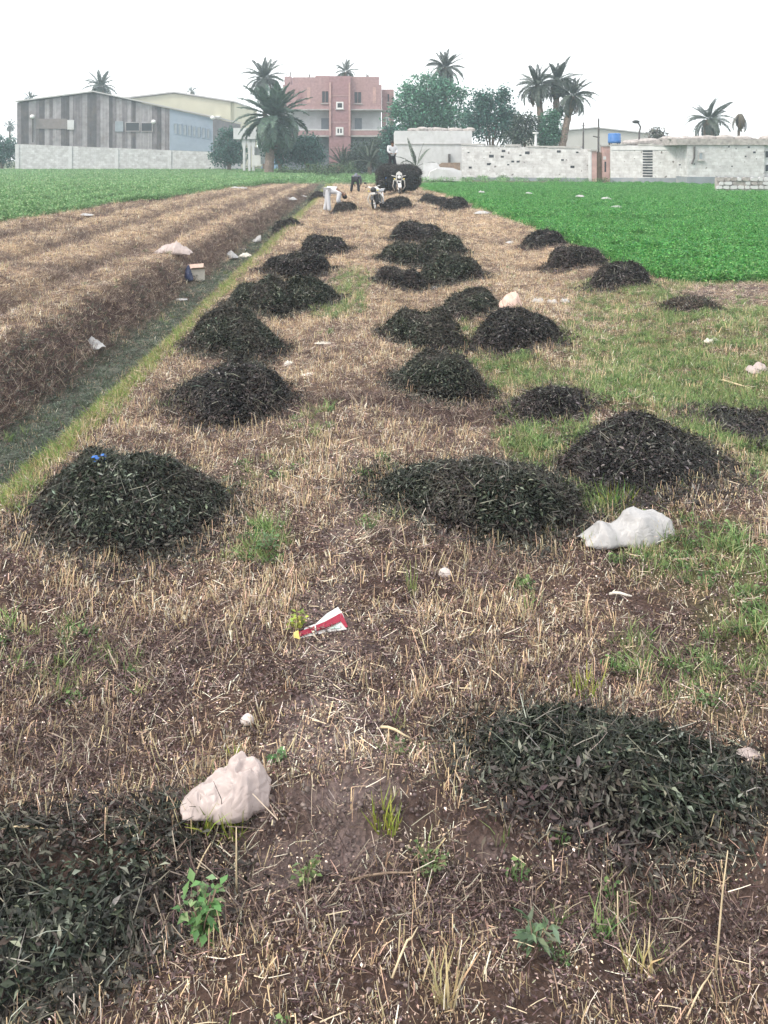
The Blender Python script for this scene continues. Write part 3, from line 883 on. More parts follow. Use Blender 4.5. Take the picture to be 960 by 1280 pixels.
# --- near stone wall at the right edge ----------------------------------------------------------
YN = 107.0 * YK
org = Vector((PX(930, YN), YN, 0))
nw = empty('rough_stone_wall', org, 0, 'low rough wall of white stones with dark gaps at the right edge', 'wall')
box_px('core', 'rubble', nw, 897, 1000, 222, 242, YN, YN + .1, YN + .5, org)
random.seed(5)
q = 221.0; row = 0
while q < 240:
    hgt = random.uniform(4.2, 6.2); a = 896 - random.uniform(0, 4) * (row % 2)
    while a < 998:
        w = random.uniform(5, 11)
        if random.random() > .1:
            x0, x1, z0, z1 = R(a + .5, a + w - .4, q + .5, q + hgt - .3, YN)
            d = random.uniform(-.08, .04)
            cx, cz = (x0 + x1) / 2 - org.x, (z0 + z1) / 2
            hw, hh = (x1 - x0) / 2, (z1 - z0) / 2
            pl = [(cx - hw, cz - hh * random.uniform(.5, .9)), (cx - hw * .5, cz - hh), (cx + hw * .7, cz - hh), (cx + hw, cz - hh * .4), (cx + hw * .8, cz + hh * .9), (cx - hw * .2, cz + hh), (cx - hw * .9, cz + hh * .6)]
            MB().prism(pl, d, .2).build('stone', MAT['limewash' if random.random() > .12 else 'rubble'], nw)
        a += w
    q += hgt; row += 1
random.seed(11)

# --- poles, tank, lamp ----------------------------------------------------------------------------
def pole(name, label, cat, px, ptop, Y, r, mat, arms=()):
    Y = Y * YK
    e = empty(name, (PX(px, Y), Y, 0), 0, label, cat)
    h = PZ(ptop, Y)
    MB().tube([(0, 0, 0), (0, 0, h * .5), (.02, 0, h)], [r * 1.2, r, r * .8]).build('shaft', MAT[mat], e)
    return e, h
e, h = pole('utility_pole', 'thin dark pole with cross piece rising above the gate pillars', 'pole', 748, 148, 148, .09, 'pole_dark')
MB().tube([(-.45, 0, h * .72), (.1, 0, h * .70)], .05).build('bracket', MAT['pole_dark'], e)
e, h = pole('utility_pole', 'thin dark pole behind the block wall left of the gate', 'pole', 729, 153, 156, .08, 'pole_dark')
MB().tube([(-.2, 0, h - .3), (.2, 0, h - .3)], .03).build('bracket', MAT['pole_dark'], e)
e, h = pole('vent_pipe', 'white vertical pipe above the block wall near palm trunks', 'pipe', 669.5, 167, 157, .13, 'trim_white')
MB().tube([(0, 0, h), (0, 0, h + .12)], .26).build('pipe_cap', MAT['trim_white'], e)
YP = 152 * YK
e = empty('street_lamp', (PX(799, YP), YP, 0), 0, 'lamp post with head leaning left above the rubble roof', 'street lamp')
h = PZ(166, YP)
MB().tube([(0, 0, 0), (0, 0, h), (.12, 0, h + .5), (-.05, 0, h + .8), (-.2, 0, h + .9)], [.09, .08, .08, .07, .06]).build('post', MAT['pole_dark'], e)
MB().ell((-.28, 0, h + .95), (.34, .2, .16)).build('lamp_head', MAT['paint_black'], e)
YT = 150 * YK
e = empty('water_tank', (PX(768, YT), YT, 0), 0, 'blue plastic water tank standing above the vented wall', 'water tank')
zt0, zt1 = PZ(179, YT), PZ(166.5, YT)
tb = MB(); rp = []
for (t, r) in ((0, .5), (.05, .54), (.3, .55), (.32, .53), (.6, .55), (.62, .53), (.9, .54), (.97, .5), (1, .3)):
    rp.append((t, r))
tb.tube([(0, 0, zt0 + (zt1 - zt0) * t) for t, r in rp], [r for t, r in rp], 20).build('tank_body', MAT['tank_blue'], e, True)
sb = MB()
for sx in (-.35, .35):
    for sy in (-.35, .35): sb.box(sx - .05, sx + .05, sy - .05, sy + .05, 0, zt0)
sb.build('stand', MAT['pole_dark'], e)

# --- pillared canopy, tarp, mounds at the field's end ----------------------------------------------
YC = 205.0 * YK
org = Vector((PX(309, YC), YC, 0))
cn = empty('concrete_canopy', org, 0, 'pale concrete canopy on flared columns beside the date palm', 'canopy')
P = lambda p, q: (PX(p, YC) - org.x, PZ(q, YC))
for a in (305, 311.5, 316.5):
    MB().prism([(P(a - 1.4, 0)[0], -.2), (P(a + 1.4, 0)[0], -.2), P(a + 1.4, 186), P(a + 3.2, 174), P(a - 4, 174), P(a - 1.4, 186)], 0, .45).build('column', MAT['plaster'], cn)
box_px('roof_beam', 'plaster', cn, 292, 331, 160, 173.9, YC, YC - .2, YC + 5, org)
box_px('shade_wall', 'plaster', cn, 316, 331, 184, 205, YC, YC + 1.2, YC + 1.4, org)
box_px('white_crate', 'trim_white', cn, 316, 326.5, 194, 207, YC, YC - .6, YC - .1, org)  # separate white crate standing in front of the columns, not a canopy part

def mound(name, label, cat, px, py, wpx, hpx, mat, group=None, seed=1, depth=.7):
    p = GP(px, py); w = wpx * p.y / F; h = hpx * p.y / F
    n, m = 30, 10
    V = []; 
    for j in range(m + 1):
        for i in range(n):
            a = 2 * pi * i / n; rr_ = j / m
            k = 1 + .35 * (float(vnoise(3 + 2 * cos(a), 3 + 2 * sin(a), .8, seed)) - .5)
            x, y = w / 2 * rr_ * cos(a) * k, w / 2 * depth * rr_ * sin(a) * k
            z = h * (1 - rr_ ** 1.8) * (.75 + .5 * float(vnoise(x, y, w * .18, seed + 3))) - .1 * rr_
            V.append((x, y, z))
    Fq = [(j * n + i, (j + 1) * n + i, (j + 1) * n + (i + 1) % n, j * n + (i + 1) % n) for j in range(m) for i in range(n)]
    o = MB().add(V, Fq).build(name, MAT[mat])
    o.location = (p.x, p.y + w * depth / 2, 0)
    tag(o, label, cat, group)
    return o
mound('tarp_covered_pile', 'pale blue tarpaulin over a pile below the date palm', 'tarp', 340, 212, 30, 19, 'tarp_blue', seed=4)
mound('rubble_mound', 'grey white rubble mound below the bushes left of workers', 'rubble', 372, 213, 34, 12, 'concrete', seed=6)
mound('rubble_mound', 'small pale rubble mound beside the tall field bushes', 'rubble', 411, 212, 22, 6, 'limewash', seed=9)
mound('rubble_mound', 'low pale spoil heap right of the barn', 'rubble', 283, 211, 38, 6, 'concrete', seed=12)

# ------------------------------------------------------------------ palms and trees
def frond_mesh(name, length, droop, col, npairs=26, ll=.55, dead=False):
    nb = NB()
    t = np.linspace(0, 1, 12)
    ang0 = .12
    pts = [np.array([0., 0, 0])]
    for i in range(1, 12):
        a = ang0 - droop * (t[i] ** 1.3)
        pts.append(pts[-1] + np.array([cos(a), 0, sin(a)]) * length / 11)
    pts = np.array(pts)
    # rachis as a flat three-sided strip
    V = []; Q = []
    for i, p in enumerate(pts):
        w = .05 * (1 - .85 * t[i]) * length / 3.5
        V += [p + [0, w, 0], p + [0, 0, -w], p + [0, -w, 0]]
    for i in range(11):
        for k in range(3):
            a = i * 3 + k; b = i * 3 + (k + 1) % 3
            Q.append((a, b, b + 3, a + 3))
    nb.raw(np.array(V), np.array(Q), np.array(col) * 1.25)
    s = np.linspace(.10, 1, npairs)
    P = np.stack([np.interp(s, t, pts[:, k]) for k in range(3)], 1)
    tang = unit(np.stack([np.interp(s, t, np.gradient(pts[:, k])) for k in range(3)], 1))
    for side in (-1, 1):
        for lift in (.35, .0):
            n = len(s)
            out = np.tile(np.array([0, side, 0.]), (n, 1))
            up = np.cross(tang, np.array([0, 1., 0])) * -1
            fwd = .55 + .7 * s
            D = unit(out * 1.0 + tang * fwd[:, None] + up * (lift + .12 * rng.normal(size=(n, 1))) + np.array([0, 0, -.5 if dead else -.1]))
            L = ll * length / 3.2 * (np.sin(np.clip(s * 1.02, 0, 1) * pi * .93 + .18) * .75 + .28) * (1 + .12 * rng.normal(size=n))
            W = np.full(n, .055 * length / 3.2 * 2.0)
            Vv, Fa, k = leaves(P + rng.normal(size=P.shape) * .01, D, L, W, up, .1)
            nb.put(Vv, Fa, k, pick([col], n, .25))
    return nb.mesh(name, MAT['frond'])

GREEN_F = (.095, .15, .115); GREY_F = (.085, .105, .088); DRY_F = (.15, .12, .085)
FR = {'g': [frond_mesh('frond', 3.4, d, GREEN_F) for d in (.6, 1.1, 1.6, 2.0)],
      'y': [frond_mesh('frond', 3.4, d, GREY_F) for d in (.6, 1.1, 1.6, 2.1)],
      'd': [frond_mesh('frond', 3.0, d, DRY_F, dead=True) for d in (1.4, 1.9)],
      'n': [frond_mesh('frond', 3.4, d, (.09, .115, .085), 24, .26) for d in (.3, .6, .9)]}

def palm(label, cx, cy, rpx, bx, Y, nf=44, kind='g', skirt=8, tr=.22, group='date palms behind the field', lo=-.9, hi=1.4, base_py=None):
    """crown centre (cx,cy) px, crown radius px, trunk foot column bx px"""
    Y = Y * YK
    X, Zc = PX(cx, Y), PZ(cy, Y); r = rpx * Y / F
    foot = Vector((PX(bx, Y), Y, 0))
    e = empty('palm_tree', foot, 0, label, 'palm tree', group)
    top = Vector((X - foot.x, 0, Zc - r * .12))
    pts = []; rad = []
    nseg = max(8, int(Zc / .45))
    for i in range(nseg + 1):
        t = i / nseg
        p = Vector((top.x * (t ** 1.4), .1 * sin(t * 3), -.2 + (top.z + .2) * t))
        pts.append(p); rad.append(tr * (1.25 - .3 * t + (.12 if i % 2 else -.02) + (.25 if t > .9 else 0)))
    MB().tube(pts, rad, 10).build('trunk', MAT['palm_bark'], e)
    sc = r / 3.1
    for i in range(nf):
        t = i / max(1, nf - 1)
        el = hi + (lo - hi) * (t ** .85) + random.gauss(0, .12)
        az = i * 2.399963 + random.gauss(0, .2)
        ms = FR[kind]
        me = ms[min(len(ms) - 1, int(t * len(ms) * .99 + random.uniform(-.5, .5)))] if t > 0 else ms[0]
        if kind == 'd' or (t > .9 and skirt): me = random.choice(FR['d'])
        o = link('frond', me, e)
        s = sc * random.uniform(.85, 1.1) * (.85 if t < .12 else 1)
        o.scale = (s, s, s)
        o.location = top + Vector((cos(az) * .12, sin(az) * .12, r * .06 * (1 - t)))
        o.rotation_euler = Euler((random.gauss(0, .25), -el, az), 'XYZ')
    return e

palm('large bushy date palm in front of the pink house', 341, 143, 46, 336, 192, 84, 'g', 4, .42, lo=-1.15, hi=1.45)
palm('tall date palm whose crown tops the bushy one left of house', 331, 95, 28, 331, 228, 38, 'y', 6, .25)
palm('date palm crown rising over the peak of the barn', 126, 106, 22, 128, 275, 34, 'y', 4)
palm('small palm crown over the left end of barn roof', 38, 122, 10, 38, 330, 22, 'y', 0)
palm('faint far palm at the left edge beside the barn', 12, 156, 9, 12, 420, 22, 'y', 0)
palm('small far palm crown over the cream shed roof', 240, 113, 8.5, 240, 345, 20, 'y', 0)
palm('palm with arching fronds behind the pink house roof', 432, 88, 17, 430, 240, 26, 'y', 0)
palm('tall palm with hanging skirt behind the broad green tree', 557, 82, 25, 556, 212, 48, 'y', 14, .3, lo=-1.35)
palm('leftmost of three tall palms behind the block wall', 672, 104, 28, 681, 178, 42, 'y', 3, .3)
palm('middle and tallest of three palms behind the block wall', 697, 98, 27, 692, 182, 42, 'y', 3, .3)
palm('leaning right palm of three behind the block wall', 716, 117, 29, 698, 175, 42, 'y', 3, .32)
palm('lone palm with thick trunk over the rubble roof', 886, 146, 28, 886, 188, 38, 'y', 3, .5, lo=-1.25)
palm('ragged dead palm with hanging fronds near right edge', 925, 140, 24, 922, 190, 14, 'd', 12, .14, lo=-1.2, hi=-.7)
palm('young palm with few upright fronds before the white house', 520, 204, 34, 520, 158, 7, 'n', 0, .16, lo=.35, hi=1.25)
palm('bushy short palm in the shrubs below the pink house', 428, 203, 24, 428, 196, 30, 'n', 0, .2, lo=-.2, hi=1.4)
palm('short grey green palm left of the loaded cart', 462, 200, 26, 462, 190, 30, 'n', 0, .2, lo=-.2, hi=1.4)

def tree(name, label, lobes, bx, Y, col, n=5000, leaf=.3, trunk=True, cat='tree', group=None, tr=.25, col2=None):
    """lobes: (px,py,rx,ry) ellipses in the measured frame at distance Y"""
    Y = Y * YK
    foot = Vector((PX(bx, Y), Y, 0))
    e = empty(name, foot, 0, label, cat, group)
    nb = NB()
    A = np.array([rx * ry for _, _, rx, ry in lobes], float); A /= A.sum()
    mb = MB()
    for (px_, py_, rx, ry), a in zip(lobes, A):
        c = np.array([PX(px_, Y) - foot.x, 0, PZ(py_, Y)]); R_ = np.array([rx * Y / F, .8 * rx * Y / F, ry * Y / F])
        m = int(n * a * 1.45)
        # twig clumps on and in the lobe
        nc = max(6, m // 26)
        u = unit(rng.normal(size=(nc, 3))); rad = .40 + .78 * rng.random((nc, 1)) ** .6
        cl = c + u * R_ * rad
        cl = np.repeat(cl, 26, axis=0); uu = np.repeat(u, 26, axis=0)
        k = len(cl)
        Pp = cl + rng.normal(size=(k, 3)) * leaf * 1.0
        Pp[:, 2] = np.maximum(Pp[:, 2], .1)
        D = unit(rng.normal(size=(k, 3)) + uu * .6 + np.array([0, 0, -.2]))
        N = unit(rng.normal(size=(k, 3)) + np.array([0, 0, 1.2]))
        L = leaf * (.7 + .6 * rng.random(k)); W = L * .55
        cols = [col, tuple(x * .65 for x in col), tuple(x * 1.35 for x in (col2 or col))]
        Vv, Fa, kk = leaves(Pp, D, L, W, N)
        nb.put(Vv, Fa, kk, pick(cols, k, .15))
        if trunk:
            mid = Vector((c[0] * .35, 0, c[2] * .55))
            mb.tube([(0, 0, max(.3, c[2] * .25)), mid, tuple(c), (c[0] * 1.05, .2, c[2] + R_[2] * .6)], [tr * .7, tr * .5, tr * .3, tr * .1], 6)
    if trunk:
        zc = min(PZ(l[1], Y) for l in lobes)
        mb.tube([(0, 0, -.2), (.05, 0, max(.3, zc * .3)), (0, 0, max(.6, zc * .6))], [tr * 1.2, tr, tr * .8], 8)
        mb.build('trunk', MAT['bark'], e)
    o = link('crown', nb.mesh('crown', MAT['tree_leaf']), e)
    o["kind"] = "stuff"
    return e

TG = (.095, .22, .15); TD = (.06, .14, .115)
tree('leafy_tree', 'broad green leafy tree behind the white block house',
     [(533, 112, 26, 16), (515, 130, 20, 18), (548, 128, 24, 20), (560, 148, 26, 14), (510, 152, 24, 13), (535, 150, 26, 16), (572, 116, 9, 9), (500, 140, 10, 9)], 535, 192, TG, 9000, .34)
tree('leafy_tree', 'loose branching tree between the white house and three palms',
     [(605, 124, 12, 9), (628, 120, 9, 11), (618, 138, 20, 12), (600, 142, 14, 14), (636, 146, 10, 12), (612, 160, 26, 13), (641, 158, 8, 9)], 614, 178, TD, 5200, .30, tr=.16)
tree('leafy_tree', 'small grey green tree right of the loose branching one',
     [(657, 152, 13, 9), (655, 168, 16, 9), (640, 172, 10, 7)], 655, 172, (.07, .095, .075), 2000, .26, tr=.12)
tree('creeper_bush', 'tall dark green bush growing round the middle palm trunk',
     [(694, 142, 8, 8), (688, 158, 12, 13), (684, 172, 12, 8)], 687, 176, TG, 2600, .26, tr=.1)
tree('bush', 'round dark green bush right of the barn', [(285, 176, 13, 12), (278, 190, 14, 13), (296, 192, 12, 12)], 286, 225, TD, 3600, .3, True, 'bush', 'bushes along the field end')
tree('bush', 'dark bush under the large bushy date palm', [(348, 178, 14, 9), (355, 190, 13, 13), (340, 186, 10, 9)], 350, 200, TD, 3400, .28, True, 'bush', 'bushes along the field end')
tree('bush', 'dark bush below the left balcony of the pink house', [(385, 182, 14, 10), (390, 195, 13, 11), (374, 192, 10, 11)], 386, 200, TD, 3400, .28, True, 'bush', 'bushes along the field end')
tree('bush', 'grey green shrub below the right balcony of the house', [(452, 190, 14, 10), (440, 202, 14, 9), (474, 186, 14, 11), (476, 202, 12, 10), (458, 206, 16, 8)], 460, 198, (.075, .11, .085), 4200, .26, True, 'bush', 'bushes along the field end')
tree('bush', 'dark shrub between pink house and white block house', [(488, 172, 9, 12), (486, 190, 8, 12)], 487, 186, TD, 2000, .28, True, 'bush', 'bushes along the field end')
tree('bush', 'dark bush at the left edge beside the barn', [(5, 184, 16, 12), (10, 196, 12, 9), (-12, 186, 18, 16)], 2, 250, TD, 3600, .32, True, 'bush', 'bushes along the field end')
tree('bush', 'low green hedge at the end of the left field', [(400, 211, 22, 4), (365, 214, 18, 3), (430, 212, 16, 5)], 400, 185, (.08, .13, .06), 1600, .22, False, 'bush', 'bushes along the field end')
tree('bush', 'pale dry shrub rising behind the rubble roofed hut', [(822, 168, 9, 5)], 822, 175, (.16, .16, .15), 500, .25, True, 'bush', 'bushes along the field end')

# ------------------------------------------------------------------ heaps of cut herbs
HEAPS = []; CORES = []
def heap(label, x0, x1, yt, yb, dens=1.0, tone='g', depth=1.1, hmin=.12, spill=1.0, hmul=1.0, name='herb_heap', group='heaps of cut herbs drying in the field'):
    Yf = GP(0, yb).y
    w = (x1 - x0) * Yf / F
    for _ in range(3):
        Yc = Yf + w * depth / 2 * .9
        w = (x1 - x0) * Yc / F
    X = PX((x0 + x1) / 2, Yc)
    zg = tz(X, Yc)
    h = max(hmin, PZ(yt, Yc + w * depth * .12) - zg) * hmul
    h = min(h, w * .46) * (.80 - .06 * float(sstep(7, 14, np.array([Yc]))[0]))
    HEAPS.append((X, Yc, w / 2, w * depth / 2))
    e = empty(name, (X, Yc, zg), 0, label, 'herb heap', group)
    seed = len(HEAPS) * 3
    pe = 2.5 + 1.6 * float(sstep(7, 14, np.array([Yc]))[0])
    lumps = [(random.uniform(-.6, .6), random.uniform(-.6, .6), random.uniform(-.22, .24)) for _ in range(8)]
    def surf(a, r):
        k = 1 + .55 * (fbm(5 + 1.6 * np.cos(a), 5 + 1.6 * np.sin(a), .8, seed, 3) - .5)
        x = w / 2 * r * np.cos(a) * k; y = w * depth / 2 * r * np.sin(a) * k
        rc = np.clip(r, 0, 1)
        prof = np.clip(1 - rc ** pe, 0, 1) ** .8
        lump = 0
        for (lx, ly, la) in lumps: lump = lump + la * np.exp(-((x / (w / 2) - lx) ** 2 + (y / (w * depth / 2) - ly) ** 2) / .075)
        z = h * prof * (1 + .24 * np.clip(r, 0, 1) * np.cos(a - seed)) * (.68 + .55 * fbm(x + seed, y, w * .22, seed + 2, 3) + lump)
        return x, y, z
    n, m = 40, 14
    aa = np.linspace(0, 2 * pi, n, endpoint=False)
    V = []
    for j in range(m + 1):
        r = np.full(n, j / m * .90)
        x, y, z = surf(aa, r)
        gzz = terrain(x + X, y + Yc) - zg
        V.append(np.stack([x, y, z * .86 + gzz * (j / m) ** 2 - .015 - .02 * (j / m)], 1))
    V = np.concatenate(V)
    j, i = np.meshgrid(np.arange(m), np.arange(n), indexing='ij')
    j = j.ravel(); i = i.ravel(); i2 = (i + 1) % n
    Q = np.stack([j * n + i, (j + 1) * n + i, (j + 1) * n + i2, j * n + i2], 1)
    CORES.append(V + np.array([X, Yc, zg]))
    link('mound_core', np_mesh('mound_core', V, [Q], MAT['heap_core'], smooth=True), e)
    # leaf sizes stay real close up, coarser far away
    s = 1.0 + sstep(6, 30, np.array([Yc]))[0] * 1.1
    area = w * w * depth * .8 + w * h * 1.6
    N = int(min(22000, area * 15500 / s ** 1.6 * dens))
    nb = NB()
    a = rng.random(N) * 2 * pi; r = np.sqrt(rng.random(N)) * 1.0
    out = rng.random(N) < .24 * spill
    r = np.where(out, 1 + np.abs(rng.normal(size=N)) * .20, r)
    x, y, z = surf(a, r)
    z = np.where(r > 1, .0, z) + (terrain(x + X, y + Yc) - zg) * np.clip(r, 0, 1) ** 2
    P = np.stack([x, y, z + rng.random(N) * .035 * s], 1)
    Nn = unit(np.stack([x / (w / 2) * h * 1.1, y / (w * depth / 2) * h * 1.1, np.full(N, w * .45)], 1) + rng.normal(size=(N, 3)) * .25 * .5)
    T = rng.normal(size=(N, 3)); T -= Nn * np.sum(T * Nn, 1, keepdims=True)
    D = unit(unit(T) + Nn * (rng.normal(size=(N, 1)) * .35 + .18) + np.stack([x * 0, x * 0, x * 0 - .1], 1))
    L = (.018 + .030 * rng.random(N) ** 1.5) * s; W = L * (.24 + .18 * rng.random(N))
    pal = {'g': [(.014, .019, .014), (.026, .035, .024), (.052, .064, .044), (.19, .205, .165), (.045, .034, .029)],
           'p': [(.015, .014, .016), (.028, .024, .026), (.052, .045, .046), (.18, .165, .16), (.024, .029, .024)],
           'b': [(.060, .045, .040), (.09, .07, .06), (.13, .10, .08), (.20, .17, .14), (.04, .045, .03)]}[tone]
    pr = [.28, .28, .22, .12, .10]
    cl = pick(pal, N, .25, pr)
    br = fbm(x + seed * 3, y, w * .35, seed + 9, 2)                     # some sides have dried to brown
    k = sstep(.50, .70, br) * .6
    k = np.clip(k + (r > .92) * .45, 0, 1)[:, None]
    cl = cl * (1 - k) + pick([(.06, .045, .044), (.04, .032, .032), (.13, .108, .10)], N, .2) * k
    Vv, Fa, kk = leaves(P, D, L, W, unit(Nn + rng.normal(size=(N, 3)) * .5), .22)
    nb.put(Vv, Fa, kk, cl)
    # stems
    M = N // 11
    sel = rng.choice(N, M, replace=False)
    D2 = unit(D[sel] + Nn[sel] * (.15 + .5 * (rng.random((M, 1)) < .3)))
    L2 = (.05 + .08 * rng.random(M)) * (s ** .6); W2 = np.full(M, .0032) * s * (.8 + .6 * rng.random(M))
    Vv, Fa, kk = blades(P[sel] + Nn[sel] * .012, D2, L2, W2, rng.normal(size=M) * .5)
    nb.put(Vv, Fa, kk, pick([(.03, .034, .028), (.055, .055, .045), (.15, .15, .12), (.32, .31, .27)], M, .2, [.46, .36, .14, .04]))
    o = link('cut_leaves', nb.mesh('cut_leaves', MAT['heap_leaf']), e)
    o["kind"] = "stuff"
    return e

heap('broad dark herb heap with a blue scrap on it, left side', 42, 275, 543, 688)
heap('round dark heap at left, just behind the one with blue scrap', 218, 362, 448, 516, tone='p')
heap('dark heap third from the front in the left row', 242, 348, 377, 440)
heap('wide dark heap in the left row, left half of the pair', 285, 372, 338, 390)
heap('dark heap in the left row touching its wider neighbour', 342, 420, 336, 386)
heap('low brown edged heap towards the far end of left row', 336, 412, 310, 346, tone='p')
heap('small heap at the far end of left row nearest the bending man', 374, 433, 281, 320, tone='p')
heap('low spreading dark heap left of the white plastic sheet', 480, 722, 562, 668, depth=.8)
heap('dark purple heap just behind the large white plastic sheet', 702, 892, 517, 624, tone='p', hmul=.82, spill=1.5)
heap('dark heap in middle row directly before the grassy gap', 493, 607, 427, 492, tone='g')
heap('dark heap in middle row beside the grassy gap', 484, 578, 368, 432)
heap('round dark heap below the pink rag', 590, 694, 384, 440, tone='p')
heap('dark heap left of the pink rag', 552, 624, 352, 394)
heap('dark heap behind the white strip, left of its pair', 470, 532, 316, 362, tone='p')
heap('dark heap behind the white strip, right of its pair', 524, 600, 312, 356)
heap('dark heap among the packed far cluster, left side', 474, 540, 290, 330)
heap('dark heap among the packed far cluster, right side', 515, 580, 286, 326)
heap('far dark heap at the back of the packed cluster', 488, 552, 270, 302, tone='p')
heap('small purple heap furthest along the clover field edge', 655, 706, 287, 312, tone='p')
heap('purple heap in the middle of three along the clover edge', 684, 757, 304, 338, tone='p')
heap('round purple heap nearest us along the clover field edge', 741, 810, 326, 364, tone='p')
heap('far dark heap at clover edge, left of its pair', 526, 562, 238, 257, tone='p')
heap('far dark heap at clover edge, right of its pair', 550, 584, 241, 263, tone='p')
heap('small brown twiggy heap alone on the green grass', 836, 897, 369, 397, tone='b', hmul=.8)
heap('small flat dark heap between grassy patches at centre right', 640, 732, 474, 520, tone='p', hmul=.7, spill=2)
heap('large dark green herb heap in the right foreground', 592, 938, 878, 1040, dens=1.1, depth=.62, hmul=.8)
heap('sprawling dark leaf heap in the bottom left corner', -150, 215, 1010, 1245, dens=1.0, depth=.75, spill=2.2, hmul=.42)
heap('thin dark trail of herbs at the right edge', 872, 1000, 508, 542, tone='p', hmul=.5, spill=2)
heap('dark heap beside the parked motorcycle', 476, 513, 244, 262.5, tone='p')
heap('small dark bundle in front of the bending man', 416, 445, 246, 266.5, tone='p')
heap('dark heap on the ditch bank left of the bending man', 384, 408, 233, 249, tone='p')
heap('low dark heap in the far ditch beside white scraps', 338, 373, 255, 284, tone='p', hmul=.6)

# ------------------------------------------------------------------ ground cover (uncountable)
def proto(name, me):
    return bpy.data.objects.new(name, me)         # kept out of the scene, used only as instance source

def disc(n, r):
    a = rng.random(n) * 2 * pi; q = np.sqrt(rng.random(n)) * r
    return np.stack([q * np.cos(a), q * np.sin(a), np.zeros(n)], 1)

def stubble_proto(i, n=9, hmin=.018, hmax=.062, r=.05, pal=None, lean=.24):
    nb = NB()
    P = disc(n, r); P[:, 2] = -.01
    D = unit(np.stack([rng.normal(size=n) * lean, rng.normal(size=n) * lean, np.ones(n)], 1))
    L = hmin + (hmax - hmin) * rng.random(n) ** 1.6; W = .0022 + .0022 * rng.random(n)
    Vv, Fa, k = blades(P, D, L, W, rng.normal(size=n) * .35, .8)
    nb.put(Vv, Fa, k, pick(pal or [(.76, .60, .41), (.62, .47, .31), (.34, .24, .17), (.88, .78, .61)], n, .18))
    # dead bits lying between
    m = n // 2 + 2
    P = disc(m, r * 1.6); P[:, 2] = .006 + .012 * rng.random(m)
    D = unit(np.stack([rng.normal(size=m), rng.normal(size=m), rng.normal(size=m) * .3], 1))
    Vv, Fa, k = blades(P, D, .012 + .022 * rng.random(m), .0018 + .0016 * rng.random(m), rng.normal(size=m) * .8, .6)
    nb.put(Vv, Fa, k, pick([(.34, .26, .19), (.22, .155, .125), (.46, .37, .27)], m, .2))
    return proto('stubble_source', nb.mesh('stubble_clump', MAT['stubble']))

def litter_proto(pal, n=20, r=.07, size=.016):
    nb = NB()
    P = disc(n, r); P[:, 2] = .004 + .016 * rng.random(n)
    D = unit(np.stack([rng.normal(size=n), rng.normal(size=n), rng.normal(size=n) * .35], 1))
    N = unit(np.stack([rng.normal(size=n) * .6, rng.normal(size=n) * .6, np.ones(n)], 1))
    L = size * (.6 + 1.0 * rng.random(n)); W = L * (.3 + .35 * rng.random(n))
    Vv, Fa, k = leaves(P, D, L, W, N, .3)
    nb.put(Vv, Fa, k, pick(pal, n, .22))
    m = n // 3
    P = disc(m, r); P[:, 2] = .006 + .014 * rng.random(m)
    D = unit(np.stack([rng.normal(size=m), rng.normal(size=m), rng.normal(size=m) * .25], 1))
    Vv, Fa, k = blades(P, D, .03 + .06 * rng.random(m), .0016 + .0016 * rng.random(m), rng.normal(size=m) * .7, .6)
    nb.put(Vv, Fa, k, pick(pal, m, .25))
    return proto('litter_source', nb.mesh('litter_patch', MAT['litter']))

def grass_proto(pal, n=13, h=.09, r=.03, w=.0042, lean=.45):
    nb = NB()
    P = disc(n, r); P[:, 2] = -.005
    D = unit(np.stack([rng.normal(size=n) * lean, rng.normal(size=n) * lean, np.ones(n)], 1))
    Vv, Fa, k = blades(P, D, h * (.45 + .75 * rng.random(n)), w * (.7 + .6 * rng.random(n)), rng.normal(size=n) * .7, .15)
    nb.put(Vv, Fa, k, pick(pal, n, .2))
    return proto('grass_source', nb.mesh('grass_tuft', MAT['grass']))

def clover_proto(pal, n=60, h=.24, r=.20, leaf=.05):
    nb = NB()
    P = disc(n, r); P[:, 2] = h * (.35 + .65 * rng.random(n)) * (1 - .5 * (np.hypot(P[:, 0], P[:, 1]) / r) ** 2)
    D = unit(np.stack([rng.normal(size=n), rng.normal(size=n), rng.normal(size=n) * .5], 1))
    N = unit(np.stack([rng.normal(size=n) * .5, rng.normal(size=n) * .5, np.ones(n)], 1))
    L = leaf * (.7 + .6 * rng.random(n))
    Vv, Fa, k = leaves(P, D, L, L * .7, N, .1)
    nb.put(Vv, Fa, k, pick(pal, n, .2))
    m = 10
    P = disc(m, r * .7); D = unit(np.stack([rng.normal(size=m) * .3, rng.normal(size=m) * .3, np.ones(m)], 1))
    Vv, Fa, k = blades(P, D, h * (.8 + .3 * rng.random(m)), np.full(m, .006), rng.normal(size=m) * .2, .5)
    nb.put(Vv, Fa, k, pick(pal, m, .2))
    return proto('clover_source', nb.mesh('clover_clump', MAT['crop']))

